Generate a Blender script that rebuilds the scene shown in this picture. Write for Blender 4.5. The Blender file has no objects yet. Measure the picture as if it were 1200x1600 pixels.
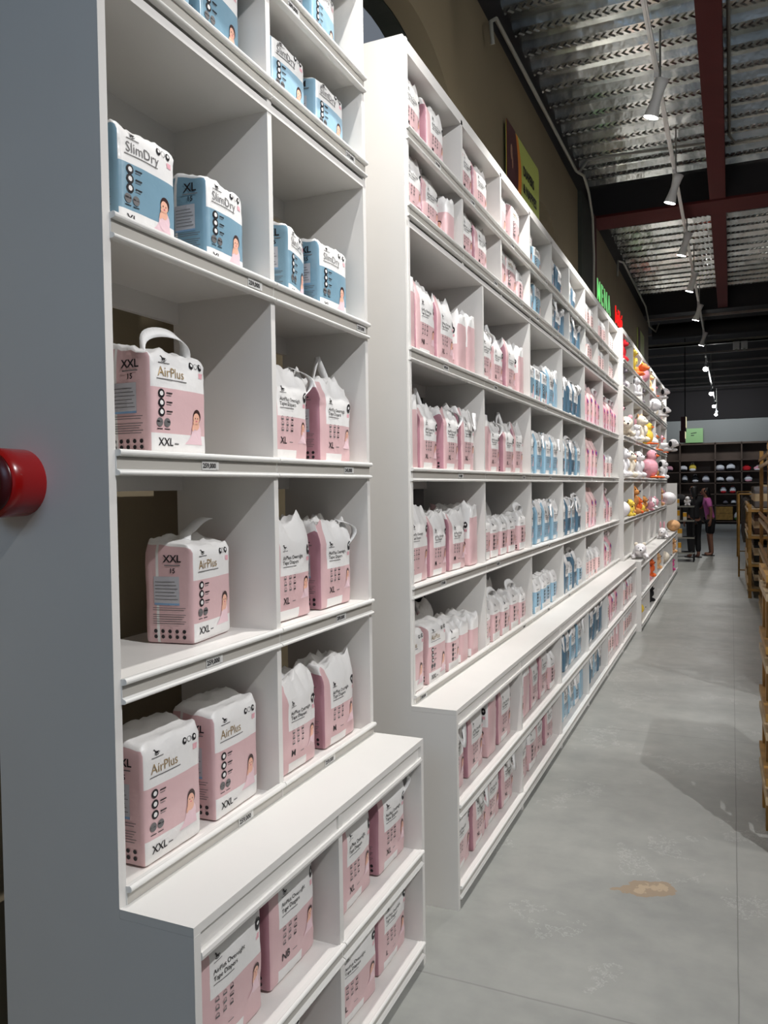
import bpy, bmesh, math, random
from mathutils import Vector, Matrix, noise
R = math.radians
S = bpy.context.scene
C = S.collection
random.seed(7)

# ------------------------------------------------------------------ camera, world, lights, exposure
F_PX = 1236.84
fwd = Vector((-0.40190492, 0.91517435, -0.03046873))
rgt = Vector((0.91568096, 0.40164942, -0.0143569))
upv = Vector((0.000901315195, 0.0336697459, 0.999432607))
cam = bpy.data.objects.new('camera', bpy.data.cameras.new('camera'))
C.objects.link(cam)
m = Matrix((rgt, upv, -fwd)).transposed().to_4x4()
m.translation = Vector((0, 0, 1.65))
cam.matrix_world = m
cam.data.sensor_fit = 'VERTICAL'
cam.data.sensor_height = 24.0
cam.data.lens = F_PX / 1600 * 24.0
cam.data.clip_end = 200
cam.data.clip_start = 0.05
S.camera = cam
S.view_settings.view_transform = 'Standard'
S.view_settings.look = 'None'
S.view_settings.gamma = 1
S.view_settings.use_curve_mapping = False
S.view_settings.exposure = 0.0
w = bpy.data.worlds.new('store_air')
S.world = w
w.use_nodes = True
w.node_tree.nodes['Background'].inputs[0].default_value = (0.75, 0.85, 1.0, 1)
w.node_tree.nodes['Background'].inputs[1].default_value = 0.20

def lamp(name, kind, loc, target, energy, color=(1, 1, 1), size=0.05, spot=60, blend=0.6, parent=None):
    d = bpy.data.lights.new(name, kind)
    d.energy = energy; d.color = color
    if kind == 'AREA':
        d.shape = 'RECTANGLE'; d.size = size[0]; d.size_y = size[1]
    else:
        d.shadow_soft_size = size
    if kind == 'SPOT':
        d.spot_size = R(spot); d.spot_blend = blend
    o = bpy.data.objects.new(name, d); C.objects.link(o)
    o.location = loc
    o.rotation_euler = (Vector(target) - Vector(loc)).to_track_quat('-Z', 'Y').to_euler()
    return o

SPOT_W = 330          # one ceiling track head
FILL_W = 55
# neighbouring lamp rows of the shop beyond the racks, with unseen area fills added
lamp('aisle_light_and_fill', 'AREA', (2.6, 3.2, 4.7), (-0.9, 3.2, 1.6), FILL_W, (1.0, 0.98, 0.95), (0.6, 3.0))  # soft fill added to lift the shaded shelf bays, not a shop lamp
for yy, en in ((1.0, 540), (5.2, 260), (7.3, 240), (9.6, 200), (12.0, 170), (15.0, 120)):
    lamp('aisle_light_and_fill', 'SPOT', (1.97, yy, 4.8), (-0.9, yy + 2.4, 1.0), en, (0.98, 0.98, 1.0), 0.03, 72, 0.6)
for yy in (20.0, 26.0, 31.0):
    lamp('aisle_light_and_fill', 'SPOT', (0.9, yy, 4.6), (-0.5, yy + 2.5, 0.3), 70, (0.6, 0.78, 1.0), 0.06, 80, 0.7)
lamp('end_wall_fill', 'AREA', (-0.5, 32.6, 4.9), (-0.5, 35, 3.4), 70, (0.85, 0.93, 1.0), (4.0, 0.3))  # unseen area lamp added to brighten the far grey wall
lamp('cool_fill', 'AREA', (-0.6, -3.0, 3.6), (-1.3, 1.3, 2.6), 27, (0.5, 0.72, 1.0), (2.0, 1.5))  # dim cool fill added behind the camera to tint the near end panel

# ------------------------------------------------------------------ helpers
def lin(c):
    c = c / 255.0
    return c / 12.92 if c <= 0.04045 else ((c + 0.055) / 1.055) ** 2.4

def rgb(r, g, b):
    return (lin(r), lin(g), lin(b), 1)

MATS = {}
def mat(name, col, rough=0.5, metal=0.0, bump=0.0, bscale=60, var=0.0, vscale=6, emit=None, estr=0, coat=0.0, alpha=1.0, trans=0.0, sub=0.0):
    m = bpy.data.materials.new(name); m.use_nodes = True
    nt = m.node_tree; b = nt.nodes['Principled BSDF']
    b.inputs['Base Color'].default_value = col
    b.inputs['Roughness'].default_value = rough
    b.inputs['Metallic'].default_value = metal
    b.inputs['Coat Weight'].default_value = coat
    b.inputs['Alpha'].default_value = alpha
    b.inputs['Transmission Weight'].default_value = trans
    if emit:
        b.inputs['Emission Color'].default_value = emit
        b.inputs['Emission Strength'].default_value = estr
    tc = nt.nodes.new('ShaderNodeTexCoord')
    if var > 0:
        n = nt.nodes.new('ShaderNodeTexNoise'); n.inputs['Scale'].default_value = vscale; n.inputs['Detail'].default_value = 5
        nt.links.new(tc.outputs['Object'], n.inputs['Vector'])
        mr = nt.nodes.new('ShaderNodeMapRange')
        mr.inputs['From Min'].default_value = 0.3; mr.inputs['From Max'].default_value = 0.7
        mr.inputs['To Min'].default_value = 1 - var; mr.inputs['To Max'].default_value = 1 + var * 0.4
        nt.links.new(n.outputs['Fac'], mr.inputs['Value'])
        mx = nt.nodes.new('ShaderNodeVectorMath'); mx.operation = 'SCALE'
        mx.inputs[0].default_value = col[:3]
        nt.links.new(mr.outputs['Result'], mx.inputs['Scale'])
        nt.links.new(mx.outputs[0], b.inputs['Base Color'])
    if bump > 0:
        n = nt.nodes.new('ShaderNodeTexNoise'); n.inputs['Scale'].default_value = bscale; n.inputs['Detail'].default_value = 3
        nt.links.new(tc.outputs['Object'], n.inputs['Vector'])
        bp = nt.nodes.new('ShaderNodeBump'); bp.inputs['Strength'].default_value = bump; bp.inputs['Distance'].default_value = 0.01
        nt.links.new(n.outputs['Fac'], bp.inputs['Height']); nt.links.new(bp.outputs['Normal'], b.inputs['Normal'])
    MATS[name] = m
    return m

def tag(o, label=None, cat=None, group=None, kind=None):
    if label: o['label'] = label
    if cat: o['category'] = cat
    if group: o['group'] = group
    if kind: o['kind'] = kind
    return o

def empty(name, loc=(0, 0, 0), rz=0):
    o = bpy.data.objects.new(name, None); C.objects.link(o)
    o.location = loc; o.rotation_euler = (0, 0, rz); o.empty_display_size = 0.05
    return o

class MB:
    """collects shapes for ONE mesh object"""
    def __init__(s):
        s.v = []; s.f = []; s.mi = []; s.sm = []
    def add(s, vs, fs, mi=0, smooth=False):
        k = len(s.v); s.v += [tuple(p) for p in vs]
        for f in fs:
            s.f.append([i + k for i in f]); s.mi.append(mi); s.sm.append(smooth)
    def box(s, x0, x1, y0, y1, z0, z1, mi=0):
        vs = [(x, y, z) for x in (x0, x1) for y in (y0, y1) for z in (z0, z1)]
        s.add(vs, [(0, 1, 3, 2), (4, 6, 7, 5), (0, 4, 5, 1), (2, 3, 7, 6), (0, 2, 6, 4), (1, 5, 7, 3)], mi)
    def prism(s, pts, a, b, ax='y', mi=0, smooth=False):
        """closed outline pts extruded between a and b along ax"""
        n = len(pts)
        def P(p, t):
            if ax == 'y': return (p[0], t, p[1])
            if ax == 'x': return (t, p[0], p[1])
            return (p[0], p[1], t)
        vs = [P(p, a) for p in pts] + [P(p, b) for p in pts]
        s.add(vs, [(i, (i + 1) % n, n + (i + 1) % n, n + i) for i in range(n)], mi, smooth)
        s.add([P(p, a) for p in pts], [tuple(range(n))[::-1]], mi)
        s.add([P(p, b) for p in pts], [tuple(range(n))], mi)
    def tube(s, pts, r, n=10, mi=0, smooth=True, cap=True):
        rs = r if isinstance(r, (list, tuple)) else [r] * len(pts)
        pts = [Vector(p) for p in pts]; vs = []; ref = None
        for i, p in enumerate(pts):
            t = (pts[min(i + 1, len(pts) - 1)] - pts[max(i - 1, 0)]).normalized()
            if ref is None:
                ref = t.orthogonal().normalized()
            ref = (ref - t * ref.dot(t)).normalized()
            o = t.cross(ref)
            for k in range(n):
                a = 2 * math.pi * k / n
                vs.append(p + (ref * math.cos(a) + o * math.sin(a)) * rs[i])
        fs = []
        for i in range(len(pts) - 1):
            for k in range(n):
                fs.append((i * n + k, i * n + (k + 1) % n, (i + 1) * n + (k + 1) % n, (i + 1) * n + k))
        s.add(vs, fs, mi, smooth)
        if cap:
            s.add(vs[:n], [tuple(range(n))[::-1]], mi); s.add(vs[-n:], [tuple(range(n))], mi)
    def ball(s, c, r, n=14, mi=0, rot=None):
        rx, ry, rz = r if isinstance(r, (list, tuple)) else (r, r, r)
        c = Vector(c); vs = []; M = rot or Matrix.Identity(3)
        h = n // 2
        for i in range(h + 1):
            th = math.pi * i / h
            for k in range(n):
                a = 2 * math.pi * k / n
                vs.append(c + M @ Vector((rx * math.sin(th) * math.cos(a), ry * math.sin(th) * math.sin(a), rz * math.cos(th))))
        fs = []
        for i in range(h):
            for k in range(n):
                fs.append((i * n + k, (i + 1) * n + k, (i + 1) * n + (k + 1) % n, i * n + (k + 1) % n))
        s.add(vs, fs, mi, True)
    def strip(s, pts, dirs, w, mi=0, th=0.0012):
        """ribbon along pts, dirs = across direction at each point"""
        vs = []; n = len(pts)
        for i, (p, d) in enumerate(zip(pts, dirs)):
            p = Vector(p); d = Vector(d).normalized()
            t = (Vector(pts[min(i + 1, n - 1)]) - Vector(pts[max(i - 1, 0)])).normalized()
            nn = t.cross(d).normalized() * th
            ww = w[i] if isinstance(w, (list, tuple)) else w
            vs += [p - d * ww / 2 + nn, p + d * ww / 2 + nn, p + d * ww / 2 - nn, p - d * ww / 2 - nn]
        fs = []
        for i in range(n - 1):
            for k in range(4):
                fs.append((i * 4 + k, i * 4 + (k + 1) % 4, i * 4 + 4 + (k + 1) % 4, i * 4 + 4 + k))
        fs += [(3, 2, 1, 0), tuple(4 * (n - 1) + k for k in range(4))]
        s.add(vs, fs, mi, True)
    def mesh(s, name, mats):
        me = bpy.data.meshes.new(name)
        me.from_pydata(s.v, [], s.f)
        for mm in (mats if isinstance(mats, (list, tuple)) else [mats]): me.materials.append(mm)
        me.polygons.foreach_set('material_index', s.mi)
        me.polygons.foreach_set('use_smooth', s.sm)
        me.validate(); me.update()
        bm = bmesh.new(); bm.from_mesh(me); bmesh.ops.recalc_face_normals(bm, faces=bm.faces[:]); bm.to_mesh(me); bm.free()
        return me
    def build(s, name, mats, parent=None, loc=None, bevel=0):
        o = bpy.data.objects.new(name, s.mesh(name, mats)); C.objects.link(o)
        if parent: o.parent = parent
        if loc: o.location = loc
        if bevel:
            b = o.modifiers.new('bevel', 'BEVEL'); b.width = bevel; b.segments = 2; b.limit_method = 'ANGLE'
        return o

def copy_tree(o, parent=None):
    c = o.copy(); C.objects.link(c)
    if parent: c.parent = parent
    for ch in o.children:
        copy_tree(ch, c)
    return c

_tc = {}
def text_tris(s, size, thick=0.0, spacing=1.0):
    """glyph outlines as flat triangles: (verts2d, faces, width)"""
    key = (s, size, thick, spacing)
    if key in _tc: return _tc[key]
    cu = bpy.data.curves.new('t', 'FONT'); cu.body = s; cu.size = size; cu.offset = thick; cu.space_character = spacing
    cu.resolution_u = 2; cu.fill_mode = 'FRONT'
    o = bpy.data.objects.new('t', cu); C.objects.link(o)
    dg = bpy.context.evaluated_depsgraph_get(); dg.update()
    me = o.evaluated_get(dg).to_mesh()
    vs = [(v.co.x, v.co.y) for v in me.vertices]; fs = [tuple(p.vertices) for p in me.polygons]
    o.evaluated_get(dg).to_mesh_clear()
    bpy.data.objects.remove(o); bpy.data.curves.remove(cu)
    wd = max([v[0] for v in vs] or [0])
    _tc[key] = (vs, fs, wd)
    return _tc[key]

def shape_with_holes(loops, depth):
    """2D filled curve with holes, extruded to +-depth: returns verts, faces"""
    cu = bpy.data.curves.new('t', 'CURVE'); cu.dimensions = '2D'; cu.fill_mode = 'BOTH'; cu.extrude = depth
    for lp in loops:
        sp = cu.splines.new('POLY'); sp.points.add(len(lp) - 1)
        for i, p in enumerate(lp): sp.points[i].co = (p[0], p[1], 0, 1)
        sp.use_cyclic_u = True
    o = bpy.data.objects.new('t', cu); C.objects.link(o)
    dg = bpy.context.evaluated_depsgraph_get(); dg.update()
    me = o.evaluated_get(dg).to_mesh()
    vs = [tuple(v.co) for v in me.vertices]; fs = [tuple(p.vertices) for p in me.polygons]
    o.evaluated_get(dg).to_mesh_clear()
    bpy.data.objects.remove(o); bpy.data.curves.remove(cu)
    return vs, fs

# ------------------------------------------------------------------ materials
WHITE = mat('white_laminate', rgb(226, 223, 218), 0.42, var=0.03, vscale=3)
RAIL = mat('white_plastic_rail', rgb(232, 230, 225), 0.25)
CHAN = mat('rail_channel', rgb(186, 182, 174), 0.25)
KICK = mat('grey_plinth', rgb(120, 118, 115), 0.6)
TAGW = mat('price_paper', rgb(215, 214, 210), 0.5)
INK = mat('black_ink', rgb(28, 24, 28), 0.5)
PAPERW = mat('white_film', rgb(238, 236, 233), 0.3, bump=0.15, bscale=40)
HANDLE = mat('white_handle_film', rgb(236, 235, 233), 0.35, bump=0.3, bscale=60)
PINK = mat('pink_film', rgb(220, 184, 185), 0.3, bump=0.1, bscale=30)
MAUVE = mat('mauve_film', rgb(178, 130, 141), 0.3, bump=0.1, bscale=30)
BLUE = mat('blue_film', rgb(124, 158, 176), 0.3, bump=0.1, bscale=30)
LBLUE = mat('light_blue_film', rgb(152, 186, 205), 0.3, bump=0.1, bscale=30)
DBLUE = mat('steel_blue_film', rgb(88, 118, 138), 0.3, bump=0.1, bscale=30)
PALEP = mat('pale_peach_film', rgb(242, 208, 204), 0.3, bump=0.1, bscale=30)
ROSE = mat('rose_film', rgb(232, 176, 184), 0.3, bump=0.1, bscale=30)
GOLD = mat('gold_ink', rgb(170, 145, 105), 0.4, metal=0.3)
GREY = mat('grey_ink', rgb(110, 108, 108), 0.5)
MAGENTA = mat('magenta_ink', rgb(214, 70, 130), 0.5)
PURPLE = mat('purple_ink', rgb(110, 80, 160), 0.5)
SKINP = mat('printed_skin', rgb(240, 185, 160), 0.4)
HAIRP = mat('printed_hair', rgb(60, 38, 36), 0.4)
CLOTHP = mat('printed_cloth', rgb(238, 206, 212), 0.4)
STICK = mat('import_sticker', rgb(190, 190, 196), 0.45)
STICKB = mat('sticker_blue', rgb(130, 165, 200), 0.45)
WALLM = mat('brown_wall_paint', rgb(134, 121, 96), 0.85, bump=0.08, bscale=120, var=0.08, vscale=1.5)
OLIVE = mat('olive_reveal_paint', rgb(50, 54, 47), 0.8, var=0.1, vscale=2)
NIGHT = mat('dark_blue_glazing', rgb(20, 44, 62), 0.25)
MAROON = mat('maroon_steel', rgb(72, 13, 12), 0.9, var=0.08, vscale=4)
BLACKST = mat('black_steel', rgb(22, 16, 16), 0.7)
DARKCEIL = mat('dark_ceiling_paint', rgb(24, 16, 15), 0.8)
JOIST = mat('dark_grey_joist', rgb(165, 152, 145), 0.5)
PIPE = mat('grey_conduit', rgb(150, 148, 138), 0.4)
LAMPW = mat('white_lamp_body', rgb(225, 223, 220), 0.35)
LENS = mat('lit_lens', (1, 1, 1, 1), 0.3, emit=(1, 0.98, 0.95, 1), estr=30)
REDP = mat('red_enamel', rgb(150, 8, 8), 0.25, coat=0.4)
DARKRED = mat('dark_red_cap', rgb(70, 6, 10), 0.3)
GREENS = mat('lime_sign_face', rgb(178, 190, 96), 0.5)
ORANGE = mat('orange_sign_face', rgb(222, 130, 36), 0.5)
BROWNS = mat('maroon_sign_face', rgb(72, 24, 28), 0.5)
NEONG = mat('lit_green_letter', rgb(150, 220, 150), 0.4, emit=rgb(130, 225, 140), estr=0.55)
NEONR = mat('lit_red_letter', rgb(240, 40, 40), 0.4, emit=rgb(255, 26, 26), estr=1.1)
WOOD = mat('yellow_pine', rgb(170, 128, 62), 0.5, var=0.35, vscale=9, bump=0.2, bscale=20)
WOODL = mat('pale_timber', rgb(190, 168, 132), 0.55, var=0.25, vscale=9)
WOODD = mat('dark_walnut_laminate', rgb(100, 82, 70), 0.5, var=0.15, vscale=3)
BLACKM = mat('matt_black', rgb(14, 13, 13), 0.6)
GREYW = mat('grey_back_wall', rgb(150, 150, 146), 0.8, var=0.06, vscale=0.6)
CREAM = mat('cream_fur', rgb(238, 226, 206), 0.9, bump=0.5, bscale=120)
WFUR = mat('white_fur', rgb(242, 238, 238), 0.9, bump=0.5, bscale=120)
PFUR = mat('pink_fur', rgb(236, 170, 182), 0.9, bump=0.5, bscale=120)
YFUR = mat('yellow_fur', rgb(240, 205, 80), 0.9, bump=0.5, bscale=120)
OFUR = mat('orange_fur', rgb(240, 110, 50), 0.9, bump=0.5, bscale=120)
BFUR = mat('brown_fur', rgb(196, 132, 70), 0.9, bump=0.5, bscale=120)
TFUR = mat('tan_fur', rgb(232, 180, 128), 0.9, bump=0.5, bscale=120)
GFUR = mat('grey_fur', rgb(120, 112, 118), 0.9, bump=0.5, bscale=120)
KFUR = mat('black_fur', rgb(22, 20, 22), 0.9, bump=0.5, bscale=120)
RFUR = mat('red_fur', rgb(206, 30, 40), 0.9, bump=0.5, bscale=120)
GRFUR = mat('green_fur', rgb(76, 120, 60), 0.9, bump=0.5, bscale=120)
SKIN = mat('skin', rgb(140, 96, 76), 0.6)
HAIR = mat('black_hair', rgb(16, 13, 13), 0.5)
PSHIRT = mat('pink_cotton', rgb(214, 110, 180), 0.8)
KCLOTH = mat('black_cotton', rgb(16, 15, 17), 0.85)
YEL = mat('yellow_carton', rgb(235, 170, 40), 0.5)
CARD = mat('off_white_carton', rgb(225, 215, 200), 0.6)
HOTP = mat('hot_pink_plush', rgb(236, 96, 160), 0.9, bump=0.4, bscale=90)
CLEARP = mat('paper_bag_grey', rgb(205, 202, 200), 0.5, bump=0.3, bscale=20)

def floor_material():
    m = bpy.data.materials.new('grey_resin_floor'); m.use_nodes = True
    nt = m.node_tree; L = nt.links; b = nt.nodes['Principled BSDF']; N = nt.nodes.new
    tc = N('ShaderNodeTexCoord')
    def math_(op, a, b_=None, c=None):
        n = N('ShaderNodeMath'); n.operation = op
        for i, q in enumerate((a, b_, c)):
            if q is None: continue
            if isinstance(q, (int, float)): n.inputs[i].default_value = q
            else: L.new(q, n.inputs[i])
        return n.outputs[0]
    def noise_(scale, det=6, vec=None, sc=None, rough=0.55):
        n = N('ShaderNodeTexNoise'); n.inputs['Scale'].default_value = scale; n.inputs['Detail'].default_value = det
        n.inputs['Roughness'].default_value = rough
        if sc:
            mp = N('ShaderNodeMapping'); mp.inputs['Scale'].default_value = sc
            L.new(tc.outputs['Object'], mp.inputs['Vector']); L.new(mp.outputs[0], n.inputs['Vector'])
        else: L.new(tc.outputs['Object'], n.inputs['Vector'])
        return n.outputs['Fac']
    sep = N('ShaderNodeSeparateXYZ'); L.new(tc.outputs['Object'], sep.inputs[0])
    x, y = sep.outputs[0], sep.outputs[1]
    ramp = N('ShaderNodeValToRGB')
    ramp.color_ramp.elements[0].position = 0.3; ramp.color_ramp.elements[0].color = rgb(140, 141, 137)
    ramp.color_ramp.elements[1].position = 0.7; ramp.color_ramp.elements[1].color = rgb(166, 166, 160)
    L.new(math_('ADD', math_('MULTIPLY', noise_(1.2, 8, sc=(1, 2.2, 1)), 0.6), math_('MULTIPLY', noise_(9, 6), 0.4)), ramp.inputs[0])
    col = ramp.outputs[0]
    def mixc(fac, c):
        nonlocal col
        mx = N('ShaderNodeMix'); mx.data_type = 'RGBA'
        L.new(fac, mx.inputs[0]); L.new(col, mx.inputs[6]); mx.inputs[7].default_value = c
        col = mx.outputs[2]
    # white scuffs
    mus = noise_(2.6, 9, rough=0.75)
    thin = math_('LESS_THAN', math_('ABSOLUTE', math_('SUBTRACT', mus, 0.5)), 0.0035)
    patch = math_('GREATER_THAN', noise_(1.9, 2), 0.56)
    mixc(math_('MULTIPLY', math_('MULTIPLY', thin, patch), 0.45), rgb(222, 222, 218))
    # seams: one long joint down the aisle, cross joints
    wob = math_('MULTIPLY', math_('SUBTRACT', noise_(6, 3), 0.5), 0.006)
    seam = math_('LESS_THAN', math_('ABSOLUTE', math_('SUBTRACT', math_('ADD', x, wob), 0.02)), 0.0022)
    mixc(math_('MULTIPLY', seam, 0.55), rgb(96, 96, 92))
    sm2 = math_('LESS_THAN', math_('ABSOLUTE', math_('SUBTRACT', math_('PINGPONG', math_('SUBTRACT', math_('ADD', y, math_('MULTIPLY', wob, 2)), 2.47), 1.5), 0.0)), 0.004)
    mixc(math_('MULTIPLY', sm2, 0.4), rgb(110, 110, 106))
    # brown glue stain
    dx = math_('DIVIDE', math_('SUBTRACT', x, -0.32), 0.125)
    dy = math_('DIVIDE', math_('ADD', math_('SUBTRACT', y, 3.33), math_('MULTIPLY', math_('SUBTRACT', x, -0.32), -0.35)), 0.07)
    d2 = math_('ADD', math_('MULTIPLY', dx, dx), math_('MULTIPLY', dy, dy))
    dd = math_('ADD', d2, math_('MULTIPLY', math_('SUBTRACT', noise_(14, 4), 0.5), 2.6))
    mixc(math_('MULTIPLY', math_('LESS_THAN', dd, 0.85), 0.8), rgb(158, 136, 110))
    mixc(math_('MULTIPLY', math_('LESS_THAN', dd, 0.25), 0.8), rgb(184, 164, 138))
    L.new(col, b.inputs['Base Color'])
    mr = N('ShaderNodeMapRange'); mr.inputs['To Min'].default_value = 0.34; mr.inputs['To Max'].default_value = 0.5
    L.new(noise_(3, 5), mr.inputs['Value']); L.new(mr.outputs[0], b.inputs['Roughness'])
    bp = N('ShaderNodeBump'); bp.inputs['Strength'].default_value = 0.12; bp.inputs['Distance'].default_value = 0.01
    L.new(noise_(5, 6), bp.inputs['Height']); L.new(bp.outputs[0], b.inputs['Normal'])
    return m
FLOORM = floor_material()

def deck_material():
    m = bpy.data.materials.new('galvanised_deck'); m.use_nodes = True
    nt = m.node_tree; L = nt.links; b = nt.nodes['Principled BSDF']; N = nt.nodes.new
    b.inputs['Metallic'].default_value = 0.9; b.inputs['Roughness'].default_value = 0.2
    tc = N('ShaderNodeTexCoord')
    sep = N('ShaderNodeSeparateXYZ'); L.new(tc.outputs['Object'], sep.inputs[0])
    def math_(op, a, b_=None):
        n = N('ShaderNodeMath'); n.operation = op
        for i, q in enumerate((a, b_)):
            if q is None: continue
            if isinstance(q, (int, float)): n.inputs[i].default_value = q
            else: L.new(q, n.inputs[i])
        return n.outputs[0]
    # chevron embossing: v shapes running along each flute
    yy = math_('PINGPONG', math_('SUBTRACT', sep.outputs[1], 0.051), 0.17)          # distance from flute centre
    ph = math_('SINE', math_('MULTIPLY', math_('ADD', sep.outputs[0], math_('MULTIPLY', yy, 1.0)), 120))
    band = math_('LESS_THAN', yy, 0.035)
    chev = math_('MULTIPLY', math_('GREATER_THAN', ph, 0.2), band)
    yd = math_('PINGPONG', math_('ADD', sep.outputs[1], 0.085), 0.17)
    dots = math_('MULTIPLY', math_('GREATER_THAN', math_('SINE', math_('MULTIPLY', sep.outputs[0], 60)), 0.75), math_('LESS_THAN', math_('ABSOLUTE', math_('SUBTRACT', yd, 0.02)), 0.008))
    n = N('ShaderNodeTexNoise'); n.inputs['Scale'].default_value = 2.5; n.inputs['Detail'].default_value = 4
    L.new(tc.outputs['Object'], n.inputs['Vector'])
    h = math_('ADD', math_('ADD', chev, dots), math_('MULTIPLY', n.outputs['Fac'], 0.5))
    bp = N('ShaderNodeBump'); bp.inputs['Strength'].default_value = 1.0; bp.inputs['Distance'].default_value = 0.035
    L.new(h, bp.inputs['Height']); L.new(bp.outputs[0], b.inputs['Normal'])
    n2 = N('ShaderNodeTexNoise'); n2.inputs['Scale'].default_value = 1.3; n2.inputs['Detail'].default_value = 6
    L.new(tc.outputs['Object'], n2.inputs['Vector'])
    r = N('ShaderNodeValToRGB'); r.color_ramp.elements[0].position = 0.3; r.color_ramp.elements[0].color = rgb(165, 170, 168)
    r.color_ramp.elements[1].position = 0.7; r.color_ramp.elements[1].color = rgb(232, 232, 228)
    L.new(n2.outputs['Fac'], r.inputs[0]); L.new(r.outputs[0], b.inputs['Base Color'])
    return m
DECK = deck_material()

# ------------------------------------------------------------------ the room
WX = -1.60
b = MB(); b.box(-2.6, 9, -4, 35.6, -0.1, 0.0)
tag(b.build('floor', FLOORM), 'pale grey resin floor of the shop aisle with scuffs and one brown stain', kind='structure')

def arch_loop(yc, hw, ztop, z0=0.02, n=28):
    pts = [(yc - hw, z0), (yc + hw, z0)]
    for i in range(n + 1):
        a = math.pi * i / n
        pts.append((yc + hw * math.cos(a), ztop - hw + hw * math.sin(a)))
    return pts
WALL_TOP = 5.0
loops = [[(-4, 0), (17.6, 0), (17.6, WALL_TOP), (-4, WALL_TOP)], arch_loop(4.12, 1.0, 4.29), arch_loop(7.48, 1.0, 4.27), arch_loop(14.55, 0.9, 4.25)]
vs, fs = shape_with_holes(loops, 0.06)
b = MB(); b.add([(WX - 0.06 + v[2], v[0], v[1]) for v in vs], fs)
tag(b.build('wall_left', WALLM), 'brown painted wall with arched openings behind the tall white shelves', kind='structure')
for yc, hw, zt in ((4.12, 1.0, 4.29), (7.48, 1.0, 4.27), (14.55, 0.9, 4.25)):
    o = arch_loop(yc, hw + 0.05, zt + 0.05); i_ = arch_loop(yc, hw - 0.001, zt - 0.001, 0.03)
    vs, fs = shape_with_holes([o, i_], 0.06)
    b = MB(); b.add([(WX - 0.185 + v[2], v[0], v[1]) for v in vs], fs)
    tag(b.build('trim_%d' % (1 if yc < 5 else 2 if yc < 9 else 3), OLIVE), 'dark olive arch reveal in the brown wall', kind='structure')
b = MB(); b.box(-2.35, -2.25, 2.2, 17.5, 0, 4.6)
tag(b.build('wall_recess', NIGHT), 'dark blue recess behind the arches', kind='structure')
# wall pillar
b = MB(); b.box(WX, WX + 0.045, 9.25, 10.15, 0, 5.0)
tag(b.build('wall_pillar', OLIVE), 'dark olive pillar standing out of the brown wall', kind='structure')
b = MB(); b.box(WX, WX + 0.05, 10.15, 10.30, 0, 5.0)
tag(b.build('trim_4', MAROON), 'maroon steel upright beside the pillar', kind='structure')
# wall beyond the brown wall, back wall
b = MB(); b.box(-9, -1.72, 17.6, 17.75, 0, 5.4)
tag(b.build('wall_return', WALLM), 'brown return wall past the last arch', kind='structure')
b = MB(); b.box(-9, 9, 35, 35.2, 0, 5.4)
tag(b.build('wall_back', GREYW), 'grey wall at the far end of the shop', kind='structure')
b = MB(); b.box(8.9, 9.0, -4, 35, 0, 5.4)
tag(b.build('wall_right', GREYW), 'grey wall on the far right side of the shop', kind='structure')

# steel deck, flutes run across the aisle
def deck(y0, y1, x0, x1, z):
    prof = []; P = 0.34; y = y0
    d = 0.06
    while y < y1 - 1e-6:
        for f, h in ((0, 0), (0.30, 0), (0.38, d), (0.48, d * 0.8), (0.52, d * 0.8), (0.62, d), (0.88, d), (0.96, 0)):
            yy = y + f * P
            if yy < y1: prof.append((yy, z + h))
        y += P
    prof.append((y1, z))
    b = MB(); n = len(prof)
    vs = [(x0, p[0], p[1]) for p in prof] + [(x1, p[0], p[1]) for p in prof]
    b.add(vs, [(i, i + 1, n + i + 1, n + i) for i in range(n - 1)])
    vs2 = [(x, y, z2) for x, y, z2 in vs]
    b.add([(x0, y0, z + 0.1), (x0, y1, z + 0.1), (x1, y1, z + 0.1), (x1, y0, z + 0.1)], [(0, 1, 2, 3)])
    # pressed chevrons along every low flute
    y = y0
    while y < y1 - P:
        yc = y + 0.15 * P
        if yc > 4.4:
            x = -1.66
            while x < 1.7:
                for sg in (-1, 1):
                    a, c = (x, yc), (x + 0.034, yc + sg * 0.042)
                    wx = 0.013
                    lo = [(a[0] - wx, a[1], z), (a[0] + wx, a[1], z), (c[0] + wx, c[1], z), (c[0] - wx, c[1], z)]
                    hi = [(a[0], a[1], z - 0.010), (c[0], c[1], z - 0.010)]
                    b.add(lo + hi, [(0, 4, 5, 3), (4, 1, 2, 5), (3, 5, 2), (0, 1, 4)])
                x += 0.062
        y += P
    return b
tag(deck(-4.08, 10.3, -1.75, 9, 5.36).build('ceiling', DECK), 'galvanised corrugated steel deck above the near aisle', kind='structure')
tag(deck(10.54, 16.9, -1.75, 9, 5.36).build('ceiling_deck', DECK), 'galvanised corrugated steel deck above the middle of the aisle', kind='structure')
b = MB(); b.box(-9, 9, 16.9, 35.2, 5.4, 5.5)
tag(b.build('ceiling_dark', DARKCEIL), 'dark painted ceiling over the far part of the shop', kind='structure')
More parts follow.
